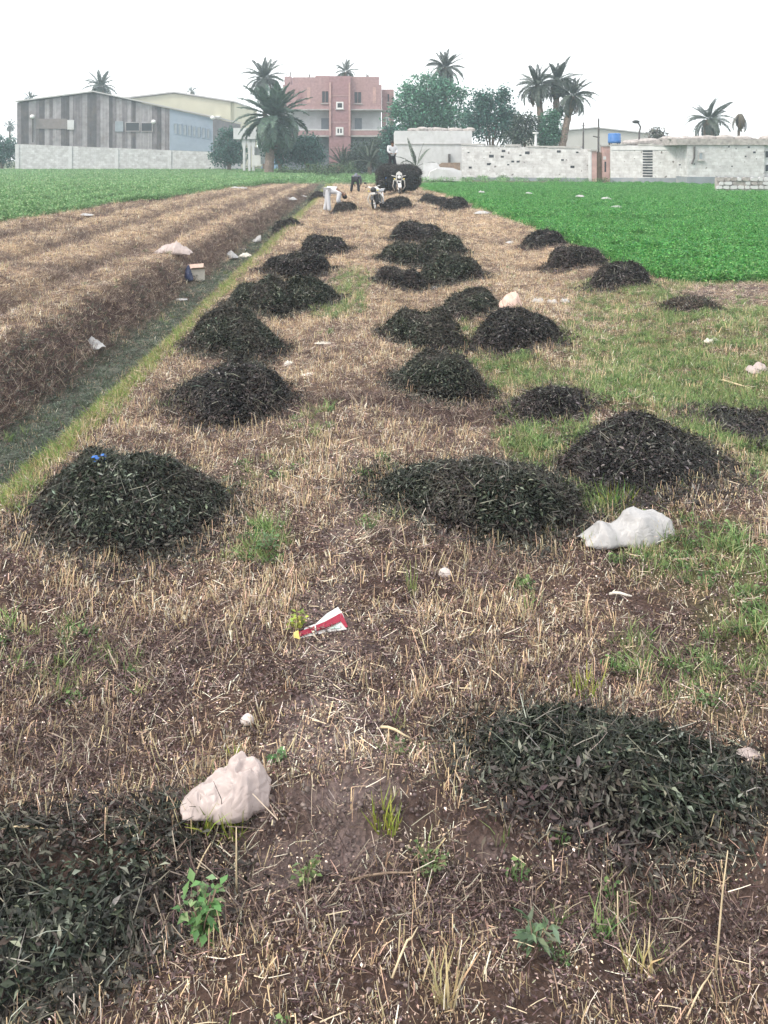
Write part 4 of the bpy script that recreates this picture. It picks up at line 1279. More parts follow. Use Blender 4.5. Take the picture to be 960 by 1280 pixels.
def scatter(name, label, cat, X, Y, scale, protos, tilt=.12, dz=0.0, rz=None):
    n = len(X)
    z = terrain(X, Y) + dz
    me = bpy.data.meshes.new(name)
    me.vertices.add(n)
    me.vertices.foreach_set('co', np.stack([X, Y, z], 1).astype(np.float32).ravel())
    rot = np.stack([rng.normal(size=n) * tilt, rng.normal(size=n) * tilt, rng.random(n) * 2 * pi], 1).astype(np.float32)
    a = me.attributes.new('rot', 'FLOAT_VECTOR', 'POINT'); a.data.foreach_set('vector', rot.ravel())
    a = me.attributes.new('scl', 'FLOAT', 'POINT'); a.data.foreach_set('value', np.asarray(scale, np.float32))
    a = me.attributes.new('pick', 'INT', 'POINT'); a.data.foreach_set('value', rng.integers(0, len(protos), n).astype(np.int32))
    me.update()
    o = link(name, me)
    ng = bpy.data.node_groups.new(name + '_scatter', 'GeometryNodeTree')
    ng.interface.new_socket('Geometry', in_out='INPUT', socket_type='NodeSocketGeometry')
    ng.interface.new_socket('Geometry', in_out='OUTPUT', socket_type='NodeSocketGeometry')
    N, L = ng.nodes, ng.links
    gi = N.new('NodeGroupInput'); go = N.new('NodeGroupOutput')
    jn = N.new('GeometryNodeJoinGeometry')
    for p in protos:
        oi = N.new('GeometryNodeObjectInfo'); oi.inputs['Object'].default_value = p; oi.inputs['As Instance'].default_value = True
        L.new(oi.outputs['Geometry'], jn.inputs[0])
    ip = N.new('GeometryNodeInstanceOnPoints')
    ip.inputs['Pick Instance'].default_value = True
    L.new(gi.outputs[0], ip.inputs['Points']); L.new(jn.outputs[0], ip.inputs['Instance'])
    def na(nm, t):
        q = N.new('GeometryNodeInputNamedAttribute'); q.data_type = t; q.inputs['Name'].default_value = nm
        return q.outputs['Attribute']
    L.new(na('pick', 'INT'), ip.inputs['Instance Index'])
    L.new(na('rot', 'FLOAT_VECTOR'), ip.inputs['Rotation'])
    L.new(na('scl', 'FLOAT'), ip.inputs['Scale'])
    L.new(ip.outputs[0], go.inputs[0])
    md = o.modifiers.new('scatter', 'NODES'); md.node_group = ng
    tag(o, label, cat, kind='stuff')
    return o

def wedge(n, y0, y1, margin=1.25, extra=.6):
    """random ground points between two distances, a bit wider than the view"""
    Y = np.sqrt(y0 ** 2 + (y1 ** 2 - y0 ** 2) * rng.random(n))
    half = HX / F * Y * margin + extra
    X = (rng.random(n) * 2 - 1) * half
    return X, Y

def in_heap(X, Y, k=.86):
    m = np.zeros(len(X), bool)
    for (cx, cy, a, b) in HEAPS:
        m |= ((X - cx) / (a * k)) ** 2 + ((Y - cy) / (b * k)) ** 2 < 1
    return m

BANDS = [(1.7, 4.5, 1.0), (4.5, 7, .85), (7, 11, .6), (11, 18, .38), (18, 30, .20), (30, 50, .10), (50, 74, .05)]
def area(y0, y1): return HX / F * 1.25 * (y1 ** 2 - y0 ** 2) + 1.2 * (y1 - y0)

def gather(dens, wfun):
    XS, YS_, SS = [], [], []
    for (y0, y1, k) in BANDS:
        n = int(area(y0, y1) * dens * k)
        X, Y = wedge(n, y0, y1)
        keep = (rng.random(n) < wfun(X, Y)) & ~in_heap(X, Y)
        X, Y = X[keep], Y[keep]
        XS.append(X); YS_.append(Y); SS.append((.70 + .55 * rng.random(len(X))) * (.82 + .18 * sstep(2.5, 5.5, Y)) * (1 + .9 * sstep(9, 45, Y)))
    return np.concatenate(XS), np.concatenate(YS_), np.concatenate(SS)

def w_stub(X, Y):
    z = zones(X, Y)
    patch = .25 + .75 * sstep(.34, .6, fbm(X, Y, .6, 51, 3))
    w = z['inner'] * patch
    w *= (1 - .97 * z['soil']) * (1 - .92 * z['dark']) * (1 - .85 * z['ditch']) * (1 - .8 * z['bank']) * np.clip(1 - 1.0 * z['furrow'], 0, 1) * (1 - .45 * z['green']) * (1 - .6 * z['lip'])
    return w
def w_dead(X, Y):
    z = zones(X, Y)
    return z['inner'] * (.40 - .14 * sstep(3.5, 6, Y) + .7 * z['dark'] + .35 * z['bank'] + .2 * fbm(X, Y, .4, 57, 2)) * (1 - .85 * z['soil']) * (1 - .6 * z['ditch']) * (1 - .45 * z['green'])
def w_pale(X, Y):
    z = zones(X, Y)
    return z['inner'] * (.55 + .5 * sstep(6, 16, Y) - .5 * z['dark'] + .3 * z['soil'] - .7 * z['bank'] - .9 * z['furrow'] - .7 * z['ditch'] - .5 * z['green'])
def w_green(X, Y):
    z = zones(X, Y)
    specks = sstep(.62, .80, fbm(X, Y, .7, 61, 3)) * .10
    return z['inner'] * np.clip(z['green'] * (.10 + 1.1 * sstep(.3, .7, fbm(X, Y, .35, 63, 3))) + specks * (Y < 22) * (1 - z['soil']) * (1 - z['bank']), 0, 1)
def w_lip(X, Y):
    z = zones(X, Y)
    return np.clip(z['lip'] * (.55 + 1.0 * fbm(X, Y, .5, 91, 2)), 0, 1)
def w_ditch(X, Y):
    z = zones(X, Y)
    return np.clip(z['ditch'] * .9 + .35 * z['bank'] * (fbm(X, Y, 1.2, 71, 2) > .58), 0, 1)

STUB = [stubble_proto(i, n) for i, n in enumerate((6, 8, 10, 12, 7))] + [stubble_proto(9, 7, .05, .12, .06)]
X, Y, S = gather(520, w_stub)
scatter('stubble', 'cut dry straw stubble standing all over the harvested strip', 'stubble', X, Y, S, STUB, .14)
DEADP = [litter_proto([(.085, .056, .056), (.13, .09, .086), (.20, .145, .135), (.045, .033, .034), (.10, .07, .068), (.34, .27, .24)], n, .07, .013) for n in (18, 24, 28)]
X, Y, S = gather(460, w_dead)
scatter('dead_leaves', 'purple brown dead leaves littering the soil', 'leaf litter', X, Y, S, DEADP, .2)
PALEP = [litter_proto([(.50, .38, .27), (.33, .235, .185), (.64, .52, .40), (.20, .14, .12), (.42, .31, .23), (.76, .69, .59)], n, .08, .010) for n in (14, 18, 22)]
X, Y, S = gather(300, w_pale)
scatter('straw_chaff', 'pale broken straw and chaff strewn between the stubble', 'chaff', X, Y, S, PALEP, .2)
GRP = [grass_proto([(.17, .27, .085), (.23, .32, .12), (.12, .20, .065), (.38, .38, .20)], n, h) for n, h in ((10, .07), (14, .09), (12, .11))] + \
      [clover_proto([(.11, .20, .07), (.16, .25, .10), (.08, .14, .055)], 16, .05, .05, .022)]
X, Y, S = gather(800, w_green)
scatter('short_grass', 'short green grass and weeds spreading over the right side', 'grass', X, Y, S, GRP, .15)
LIPP = [grass_proto([(.22, .31, .08), (.30, .36, .11), (.15, .24, .07), (.42, .38, .18)], n, h) for n, h in ((12, .07), (14, .10))]
X, Y, S = gather(620, w_lip)
scatter('ditch_edge_grass', 'yellow green grass along the right edge of the ditch', 'grass', X, Y, S, LIPP, .2)
DITP = [litter_proto([(.14, .17, .14), (.10, .13, .10), (.20, .23, .19), (.09, .10, .09)], 22, .08, .016),
        grass_proto([(.09, .13, .085), (.13, .17, .12), (.07, .10, .065)], 12, .05)]
X, Y, S = gather(1000, w_ditch)
scatter('ditch_weeds', 'grey green weeds matting the bottom of the ditch', 'weeds', X, Y, S, DITP, .2)

# bank debris: leaning dead stems
def w_bank(X, Y):
    z = zones(X, Y)
    return np.clip(z['bank'] * .9 + z['furrow'] * .8 + z['dark'] * .5, 0, 1) * z['inner']
BKP = [stubble_proto(20 + i, n, .05, .13, .08, [(.16, .115, .105), (.24, .18, .155), (.10, .072, .068), (.38, .30, .25)], .9) for i, n in enumerate((12, 16))]
X, Y, S = gather(520, w_bank)
scatter('bank_debris', 'dark dead stems tumbled over the ditch bank', 'plant debris', X, Y, S, BKP, .3)

# clover field on the right, thinner crop on the left
CR = [clover_proto([(.085, .28, .06), (.12, .33, .08), (.04, .18, .045), (.20, .38, .13)], n, h) for n, h in ((60, .24), (70, .30), (55, .2))]
n = 60000
Yc_ = (30 + 117 * rng.random(n) ** .8) * YK; Xc_ = right_edge(Yc_) + .1 + rng.random(n) * (HX / F * 1.3 * Yc_ + 2 - right_edge(Yc_))
k = (zones(Xc_, Yc_)['cropR'] > .5) & (rng.random(n) < .35 + .65 * (Yc_ < 80 * YK))
Xc_, Yc_ = Xc_[k], Yc_[k]
scatter('clover_crop', 'dense bright green clover crop filling the field at right', 'crop', Xc_, Yc_, (.75 + .5 * rng.random(len(Xc_))) * (1 - .25 * sstep(60 * YK, 130 * YK, Yc_)) * (.45 + .95 * fbm(Xc_, Yc_, 2.2, 81, 3)), CR, .15)
CL = [clover_proto([(.13, .28, .10), (.18, .33, .13), (.09, .20, .075), (.24, .38, .19)], n, h, .22, .06) for n, h in ((46, .20), (54, .26))]
n = 62000
Yc_ = (36 + 205 * rng.random(n) ** .75) * YK; half = HX / F * 1.2 * Yc_ + 2
Xc_ = -half + rng.random(n) * (half + left_edge(Yc_))
k = (zones(Xc_, Yc_)['cropL'] > .5) & (half + left_edge(Yc_) > 0)
Xc_, Yc_ = Xc_[k], Yc_[k]
scatter('field_crop', 'pale green young crop in the field left of the strip', 'crop', Xc_, Yc_, (.8 + .5 * rng.random(len(Xc_))) * (1 + .7 * sstep(60 * YK, 160 * YK, Yc_)), CL, .15)
# rough weeds along the foot of the walls and hedge
n = 6000
Xc_ = rng.uniform(-60, 60, n); Yc_ = rng.uniform(137 * YK, 210 * YK, n)
k = (zones(Xc_, Yc_)['far'] > .5) & ((Yc_ > 146 * YK) | (Xc_ < 3)) & (rng.random(n) < .8)
Xc_, Yc_ = Xc_[k], Yc_[k]
scatter('rough_weeds', 'rough green weeds at the far end of the fields', 'weeds', Xc_, Yc_, 1.4 + .9 * rng.random(len(Xc_)), CL, .15)

# ------------------------------------------------------------------ people
def skin_mesh(name, verts, edges, mat, parent, sub=2):
    """verts: (x,y,z,rx,ry)"""
    me = bpy.data.meshes.new(name)
    me.from_pydata([v[:3] for v in verts], edges, [])
    me.materials.append(MAT[mat])
    o = link(name, me, parent)
    md = o.modifiers.new('skin', 'SKIN'); md.use_smooth_shade = True
    if not me.skin_vertices: pass
    for i, v in enumerate(verts):
        sv = me.skin_vertices[0].data[i]
        sv.radius = (v[3], v[4] if len(v) > 4 else v[3])
        sv.use_root = (i == 0)
    sm = o.modifiers.new('smooth', 'SUBSURF'); sm.levels = sub; sm.render_levels = sub
    return o

def person(label, loc, rz, J, shirt, trousers, bare_feet=True, sleeves='long'):
    """J: joint positions in metres, facing +X. one continuous body; clothes are children"""
    e = empty('person', loc, rz, label, 'person')
    n = list(J.keys()); ix = {k: i for i, k in enumerate(n)}
    rad = {'pelvis': (.12, .15), 'waist': (.10, .135), 'chest': (.12, .165), 'neck': (.05, .05), 'skull': (.078, .085), 'crown': (.07, .07),
           'hipL': (.085,), 'hipR': (.085,), 'kneeL': (.058,), 'kneeR': (.058,), 'ankL': (.038,), 'ankR': (.038,), 'toeL': (.036, .045), 'toeR': (.036, .045),
           'shL': (.062,), 'shR': (.062,), 'elL': (.04,), 'elR': (.04,), 'wrL': (.028,), 'wrR': (.028,), 'haL': (.024, .036), 'haR': (.024, .036)}
    E = [('pelvis', 'waist'), ('waist', 'chest'), ('chest', 'neck'), ('neck', 'skull'), ('skull', 'crown')]
    for s in 'LR':
        E += [('pelvis', 'hip' + s), ('hip' + s, 'knee' + s), ('knee' + s, 'ank' + s), ('ank' + s, 'toe' + s), ('chest', 'sh' + s), ('sh' + s, 'el' + s), ('el' + s, 'wr' + s), ('wr' + s, 'ha' + s)]
    def vv(k, g=0):
        r = rad[k]; return (*J[k], r[0] + g, (r[1] if len(r) > 1 else r[0]) + g)
    body = skin_mesh('body', [vv(k) for k in n], [(ix[a], ix[b]) for a, b in E], 'skin', e)
    # clothes
    def garment(nm, keys, edges, mat, g, ends={}):
        ii = {k: i for i, k in enumerate(keys)}
        skin_mesh(nm, [vv(k, ends.get(k, g)) for k in keys], [(ii[a], ii[b]) for a, b in edges], mat, e)
    garment('shirt', ['waist', 'pelvis', 'chest', 'shL', 'elL', 'wrL', 'shR', 'elR', 'wrR'],
            [('waist', 'pelvis'), ('waist', 'chest'), ('chest', 'shL'), ('shL', 'elL'), ('elL', 'wrL'), ('chest', 'shR'), ('shR', 'elR'), ('elR', 'wrR')], shirt, .035)
    garment('trousers', ['pelvis', 'hipL', 'kneeL', 'ankL', 'hipR', 'kneeR', 'ankR'],
            [('pelvis', 'hipL'), ('hipL', 'kneeL'), ('kneeL', 'ankL'), ('pelvis', 'hipR'), ('hipR', 'kneeR'), ('kneeR', 'ankR')], trousers, .028, {'ankL': .05, 'ankR': .05})
    # head details
    sk, nk, cr = Vector(J['skull']), Vector(J['neck']), Vector(J['crown'])
    up = (cr - nk).normalized(); fw = Vector(J.get('_face', (1, 0, 0))) if '_face' in J else Vector((1, 0, 0))
    fw = (fw - up * fw.dot(up)).normalized(); sd = up.cross(fw)
    M = Matrix((fw, sd, up)).transposed()
    h = MB(); h.ell((0, 0, 0), (.098, .090, .10), 16, 10)
    h.v = [tuple(sk + M @ Vector((v[0] - .022, v[1], v[2] + .045))) for v in h.v]
    h.build('hair', MAT['hair'], e, True)
    f = MB(); f.tube([(.082, 0, .03), (.105, 0, -.012), (.08, 0, -.02)], [.01, .016, .012], 6)
    f.v = [tuple(sk + M @ Vector(v)) for v in f.v]; f.build('nose', MAT['skin'], e, True)
    for s in (-1, 1):
        a = MB().ell((.0, s * .088, -.005), (.022, .010, .032), 8, 6)
        a.v = [tuple(sk + M @ Vector(v)) for v in a.v]; a.build('ear', MAT['skin'], e, True)
        a = MB().ell((.076, s * .032, .018), (.008, .012, .008), 8, 6)
        a.v = [tuple(sk + M @ Vector(v)) for v in a.v]; a.build('eye', MAT['paint_black'], e, True)
    a = MB().ell((.078, 0, -.045), (.008, .026, .007), 8, 6)
    a.v = [tuple(sk + M @ Vector(v)) for v in a.v]; a.build('mouth', MAT['skin'], e, True)
    # fingers, unequal and bent
    for s in 'LR':
        w, hnd = Vector(J['wr' + s]), Vector(J['ha' + s])
        d = (hnd - w).normalized(); side = d.cross(Vector((0, 0, 1)))
        side = side.normalized() if side.length > .05 else Vector((0, 1, 0))
        nrm = d.cross(side)
        for i, ln in enumerate((.075, .085, .08, .06)):
            b0 = hnd + side * (.027 - .018 * i)
            MB().tube([b0 - d * .01, b0 + d * ln * .5 + nrm * .006, b0 + d * ln * .85 + nrm * .03], [.0095, .0085, .007], 6).build('finger', MAT['skin'], e, True)
        b0 = w + d * .03 + side * .03
        MB().tube([b0, b0 + side * .03 + d * .02, b0 + side * .035 + d * .055 + nrm * .015], [.011, .0095, .008], 6).build('thumb', MAT['skin'], e, True)
    return e

p = G(409, 266)
J = dict(pelvis=(0, 0, .90), waist=(.20, 0, .95), chest=(.46, 0, .86), neck=(.59, 0, .77), skull=(.68, 0, .69), crown=(.76, 0, .63),
         hipL=(.0, .10, .86), hipR=(.0, -.10, .86), kneeL=(-.03, .13, .47), kneeR=(.06, -.13, .47), ankL=(-.10, .14, .07), ankR=(.10, -.14, .07), toeL=(.06, .15, .03), toeR=(.25, -.15, .03),
         shL=(.50, .18, .78), shR=(.50, -.18, .78), elL=(.44, .22, .50), elR=(.42, -.22, .50), wrL=(.56, .14, .28), wrR=(.52, -.15, .26), haL=(.60, .11, .19), haR=(.56, -.12, .17))
pm = person('person in white shirt and trousers bending over a herb bundle', p, 0, J, 'cotton_white', 'cotton_white')

p = G(444, 241)
J = dict(pelvis=(0, 0, .86), waist=(.14, 0, .98), chest=(.36, 0, 1.02), neck=(.52, .02, .98), skull=(.63, .02, .94), crown=(.74, .02, .92),
         hipL=(0, .12, .80), hipR=(0, -.12, .80), kneeL=(.05, .20, .44), kneeR=(.03, -.18, .44), ankL=(0, .24, .07), ankR=(-.02, -.22, .07), toeL=(.14, .26, .03), toeR=(.12, -.24, .03),
         shL=(.38, .19, .97), shR=(.38, -.19, .97), elL=(.45, .27, .72), elR=(.44, -.27, .70), wrL=(.58, .2, .50), wrR=(.56, -.2, .48), haL=(.62, .17, .42), haR=(.60, -.17, .40))
person('person in dark trousers and grey shirt stooping between the rows', p, radians(80), J, 'cotton_grey', 'cotton_dark')

# ------------------------------------------------------------------ cargo tricycle with its load
def wheel(parent, c, Rr, name='wheel', spokes=10, r=.05, paint='chrome'):
    """axle along X"""
    w = MB().torus(c, Rr - r, r, 'X', 28, 10).build(name, MAT['rubber'], parent, True)
    rim = MB().torus(c, Rr - 2 * r, .018, 'X', 28, 6); rim.tube([(c[0] - .06, c[1], c[2]), (c[0] + .06, c[1], c[2])], .035, 10)
    for i in range(spokes):
        a = 2 * pi * i / spokes
        rim.tube([(c[0] + (.03 if i % 2 else -.03), c[1] + .03 * cos(a), c[2] + .03 * sin(a)), (c[0], c[1] + (Rr - 2 * r) * cos(a + .15), c[2] + (Rr - 2 * r) * sin(a + .15))], .006, 5)
    rim.build('rim', MAT[paint], w, True)
    return w

T0 = G(499, 243.5)
tri = empty('cargo_tricycle', T0, radians(6), 'white fronted cargo tricycle carrying a huge herb load', 'tricycle')
wheel(tri, (0, 0, .30), .30)
MB().tube([(-.10, 0, .30), (-.10, .12, .75), (-.11, .16, .98)], .032).build('fork', MAT['chrome'], tri, True)
MB().tube([(.10, 0, .30), (.10, .12, .75), (.11, .16, .98)], .032).build('fork', MAT['chrome'], tri, True)
fd = MB()
for i in range(9):
    a0 = radians(20 + 16 * i); a1 = radians(20 + 16 * (i + 1))
    q = lambda a, rr_, x: (x, -.35 * cos(a) * rr_ / .35 * 1.0, .30 + rr_ * sin(a))
    fd.add([q(a0, .35, -.09), q(a1, .35, -.09), q(a1, .35, .09), q(a0, .35, .09)], [(0, 1, 2, 3)])
fd.build('mudguard', MAT['paint_white'], tri, True)
sh = MB().prism([(-.12, .74), (.12, .74), (.18, .95), (.15, 1.20), (0, 1.30), (-.15, 1.20), (-.18, .95)], .0, .12).build('front_cowl', MAT['paint_white'], tri)
MB().box(-.13, .13, -.012, .05, .80, 1.10).build('cowl_insert', MAT['paint_black'], tri)
MB().ell((0, -.03, .98), (.10, .05, .09)).build('headlight', MAT['lens'], tri, True)
MB().tube([(-.40, .26, 1.07), (-.22, .18, 1.02), (.22, .18, 1.02), (.40, .26, 1.07)], .018).build('handlebar', MAT['paint_white'], tri, True)
for s in (-1, 1):
    MB().tube([(s * .34, .25, 1.06), (s * .44, .28, 1.24)], .008).ell((s * .45, .28, 1.27), (.07, .02, .045)).build('mirror', MAT['paint_black'], tri, True)
    MB().tube([(s * .13, .02, .86), (s * .30, .04, .80), (s * .34, .16, .46), (s * .22, .3, .26)], .026).build('leg_guard', MAT['paint_white'], tri, True)
    MB().ell((s * .26, -.01, .88), (.05, .05, .04)).build('indicator', MAT['packet_yellow'], tri, True)
MB().ell((0, .55, .80), (.15, .28, .14)).build('fuel_tank', MAT['paint_white'], tri, True)
MB().box(-.16, .16, .80, 1.25, .74, .84).build('seat', MAT['paint_black'], tri)
MB().tube([(0, .15, .9), (0, .5, .5), (0, 1.2, .42)], .04).tube([(0, 1.2, .42), (0, 3.1, .45)], .05).build('frame', MAT['metal_dark'], tri)
MB().ell((0, .55, .42), (.16, .24, .2)).build('engine', MAT['metal_dark'], tri, True)
MB().box(-.62, .62, 1.35, 3.2, .55, .62).box(-.62, -.58, 1.35, 3.2, .62, .95).box(.58, .62, 1.35, 3.2, .62, .95).box(-.58, .58, 1.35, 1.39, .62, .95).build('cargo_bed', MAT['tank_blue'], tri)
for s in (-1, 1):
    wheel(tri, (s * .55, 2.5, .28), .28, 'wheel', 8, .065, 'metal_dark')
MB().tube([(-.55, 2.5, .28), (.55, 2.5, .28)], .04).build('axle', MAT['metal_dark'], tri)

def leafy_mass(name, label, c, rad, N, s, cat, pal):
    e = empty(name, (c.x, c.y, c.z), 0, label, cat)
    n, m = 36, 20
    V = []
    def pt(u, v_):
        ex = .62
        f = lambda w: np.sign(w) * np.abs(w) ** ex
        k = 1 + .22 * (fbm(3 + 2 * np.cos(u) * np.sin(v_), 3 + 2 * np.cos(v_) + np.sin(u), .8, 7, 3) - .5)
        return np.stack([rad[0] * f(np.cos(u)) * np.abs(np.sin(v_)) ** ex * k, rad[1] * f(np.sin(u)) * np.abs(np.sin(v_)) ** ex * k, rad[2] * f(np.cos(v_)) * k], -1)
    for j in range(m + 1):
        V.append(pt(np.linspace(0, 2 * pi, n, endpoint=False), np.full(n, .02 + (pi - .04) * j / m)) * .95)
    V = np.concatenate(V)
    jj, ii = np.meshgrid(np.arange(m), np.arange(n), indexing='ij'); jj = jj.ravel(); ii = ii.ravel(); i2 = (ii + 1) % n
    link('core', np_mesh('core', V, [np.stack([jj * n + ii, (jj + 1) * n + ii, (jj + 1) * n + i2, jj * n + i2], 1)], MAT['heap_core'], smooth=True), e)
    u = rng.random(N) * 2 * pi; v_ = np.arccos(1 - 2 * rng.random(N))
    P = pt(u, v_); Nn = unit(P / np.array(rad))
    D = unit(rng.normal(size=(N, 3)) + Nn * .5 + np.array([0, 0, -.35]))
    L = s * (.6 + .8 * rng.random(N))
    nb = NB()
    Vv, Fa, k = leaves(P, D, L, L * .3, unit(Nn + rng.normal(size=(N, 3)) * .4), .2)
    nb.put(Vv, Fa, k, pick(pal, N, .25))
    M2 = N // 4
    Vv, Fa, k = blades(P[:M2], D[:M2], L[:M2] * 2.2, np.full(M2, s * .09), rng.normal(size=M2) * .5)
    nb.put(Vv, Fa, k, pick(pal, M2, .3))
    o = link('cut_leaves', nb.mesh('cut_leaves', MAT['heap_leaf']), e); o["kind"] = "stuff"
    return e
Rz = Matrix.Rotation(radians(6), 3, 'Z')
lc = T0 + Rz @ Vector((0, 2.3, 1.06))
yl = lc.y
zl0, zl1 = PZ(237, yl), PZ(205.5, yl)
lc.x = PX(498.5, yl); lc.z = (zl0 + zl1) / 2
leafy_mass('herb_load', 'huge dark load of cut herbs piled on the cargo tricycle', lc, (54 * yl / F / 2, 1.15, (zl1 - zl0) / 2), 9000, .10, 'herb load',
           [(.026, .026, .028), (.038, .036, .038), (.055, .052, .05), (.085, .08, .075), (.03, .035, .03)])

p = Vector((PX(490, yl), yl + .1, zl1 - .38))
J = dict(pelvis=(0, 0, .88), waist=(.02, 0, 1.06), chest=(.05, 0, 1.30), neck=(.06, 0, 1.48), skull=(.08, 0, 1.60), crown=(.08, 0, 1.68),
         hipL=(0, .10, .84), hipR=(0, -.10, .84), kneeL=(.06, .17, .46), kneeR=(.04, -.16, .46), ankL=(0, .24, .08), ankR=(-.04, -.24, .08), toeL=(.14, .26, .03), toeR=(.10, -.26, .03),
         shL=(.05, .20, 1.40), shR=(.05, -.20, 1.40), elL=(.10, .29, 1.15), elR=(.10, -.29, 1.15), wrL=(.25, .16, 1.02), wrR=(.25, -.16, 1.02), haL=(.32, .10, 1.0), haR=(.32, -.10, 1.0))
person('person in white shirt standing on top of the herb load', p, radians(-70), J, 'cotton_white', 'cotton_dark')

# ------------------------------------------------------------------ parked motorcycle
M0 = G(468.5, 264)
mc = empty('motorcycle', M0, radians(-14), 'black and white motorcycle parked facing us between the heaps', 'motorcycle')
mc.rotation_euler = (0, radians(-7), radians(-14))
wheel(mc, (0, 0, .30), .30, 'wheel', 12, .045)
wheel(mc, (0, 1.26, .30), .30, 'wheel', 12, .05)
for s in (-1, 1):
    MB().tube([(s * .085, 0, .30), (s * .085, .13, .62), (s * .085, .24, .92)], [.028, .028, .022]).build('fork', MAT['metal_dark'], mc, True)
fd = MB()
for i in range(8):
    a0 = radians(30 + 15 * i); a1 = radians(30 + 15 * (i + 1))
    q = lambda a, x: (x, -.345 * cos(a), .30 + .345 * sin(a))
    fd.add([q(a0, -.07), q(a1, -.07), q(a1, .07), q(a0, .07)], [(0, 1, 2, 3)])
fd.build('front_mudguard', MAT['paint_black'], mc, True)
MB().ell((0, .16, .87), (.125, .10, .12)).build('headlight_cowl', MAT['paint_black'], mc, True)
MB().ell((0, .075, .87), (.085, .03, .085)).build('headlight', MAT['metal_dark'], mc, True)
MB().box(-.10, .10, .015, .035, .68, .77).build('number_plate', MAT['paint_white'], mc)
MB().tube([(-.37, .36, 1.00), (-.25, .26, 1.02), (-.10, .24, .97), (.10, .24, .97), (.25, .26, 1.02), (.37, .36, 1.00)], .014).build('handlebar', MAT['chrome'], mc, True)
for s in (-1, 1):
    MB().tube([(s * .37, .36, 1.0), (s * .27, .28, 1.02)], .02).build('grip', MAT['rubber'], mc, True)
    MB().tube([(s * .24, .26, 1.02), (s * .31, .24, 1.17)], .007).ell((s * .335, .24, 1.18), (.065, .02, .04)).build('mirror', MAT['paint_black'], mc, True)
    MB().tube([(s * .05, .42, .80), (s * .24, .36, .70), (s * .33, .36, .52), (s * .30, .40, .34), (s * .05, .52, .26)], .022).build('crash_bar', MAT['paint_white'], mc, True)
    MB().ell((s * .19, .12, .83), (.04, .04, .03)).build('indicator', MAT['packet_yellow'], mc, True)
    MB().tube([(s * .10, 1.26, .30), (s * .12, 1.1, .72)], .03).build('shock_absorber', MAT['chrome'], mc, True)
    MB().box(s * .10 - .02, s * .10 + .02, .66, 1.02, .48, .66).build('side_cover', MAT['paint_black'], mc)
MB().ell((0, .52, .84), (.16, .27, .13)).build('fuel_tank', MAT['paint_white'], mc, True)
MB().box(-.12, .12, .78, 1.42, .76, .86).ell((0, .80, .81), (.12, .1, .06)).build('seat', MAT['cotton_white'], mc)
MB().ell((0, .56, .42), (.13, .20, .17)).box(-.09, .09, .42, .6, .5, .68).build('engine', MAT['metal_dark'], mc)
MB().tube([(0, .22, .92), (0, .40, .62), (0, .5, .28), (0, .9, .30), (0, 1.26, .30)], .03).tube([(0, .22, .92), (0, .8, .76), (0, 1.45, .74)], .026).build('frame', MAT['metal_dark'], mc)
MB().tube([(.12, .45, .35), (.16, .7, .24), (.17, 1.4, .28)], [.022, .03, .045]).build('exhaust', MAT['chrome'], mc, True)
MB().tube([(-.12, 1.2, .8), (-.12, 1.62, .86), (.12, 1.62, .86), (.12, 1.2, .8)], .014).build('luggage_rack', MAT['chrome'], mc, True)
MB().tube([(-.06, .75, .30), (-.22, .85, .0)], .014).build('side_stand', MAT['metal_dark'], mc)
for s in (-1, 1):
    MB().tube([(s * .08, .62, .30), (s * .25, .62, .31)], .016).build('foot_peg', MAT['rubber'], mc, True)

# ------------------------------------------------------------------ litter: bags, papers, rags
def bag(name, label, cat, px, py, hw, hd, hts, mat, rz=0.0, seed=1, crease=.3, nu=23, nv=15, group=None):
    """crumpled plastic: a thin shell over an uneven ridge line. hts = heights along its length"""
    p = G(px, py)
    nu, nv = max(nu, 30), max(nv, 20)
    big = hw > .12 or True
    if name in ('plastic_sheet', 'plastic_bag'): nu, nv = 84, 46
    u, v_ = np.meshgrid(np.linspace(0, 1, nu), np.linspace(0, 1, nv), indexing='ij')
    H = np.interp(u.ravel(), np.linspace(0, 1, len(hts)), np.array(hts, float)).reshape(u.shape)
    wid = hd * (.45 + .55 * np.sin(pi * np.clip(u, .03, .97)) ** .6) * (1 + .5 * (fbm(u * 3 + seed, u * 0, .5, seed, 3) - .5))
    x = (u - .5) * 2 * hw; y = (v_ - .5) * 2 * wid
    wx = x + .10 * hw * (fbm(x, y, hw * .4, seed + 1, 2) - .5) * 2; wy = y + .10 * hw * (fbm(x, y, hw * .4, seed + 2, 2) - .5) * 2
    def ridge(sc, sd): return 1 - np.abs(2 * vnoise(wx * .8 + wy * .5 + 9, wy - wx * .35 + 9, sc, sd) - 1)
    E = 1 - np.abs(2 * v_ - 1) ** 2.3
    fold = .46 * ridge(hw * .50, seed + 3) + .34 * ridge(hw * .27, seed + 4) + .20 * ridge(hw * .15, seed + 5)
    z = H * E ** .75 * (.62 + crease * 1.6 * (fold - .25)) + hw * .05 * ridge(hw * .22, seed + 6) * (1 - E) 
    zg_ = np.maximum(z, .004)
    x = x + hw * .10 * (fbm(x + 3, y, hw * .3, seed + 7, 2) - .5) * 2
    V = np.stack([x.ravel(), y.ravel() , zg_.ravel()], 1).tolist()
    nq = []
    for i in range(nu - 1):
        for j in range(nv - 1):
            a = i * nv + j
            nq.append((a, a + nv, a + 1 + nv, a + 1))
    o = MB().add(V, nq).build(name, MAT[mat], None, True)
    md = o.modifiers.new('shell', 'SOLIDIFY'); md.thickness = .002
    o.location = p; o.rotation_euler = (0, 0, rz)
    return tag(o, label, cat, group)

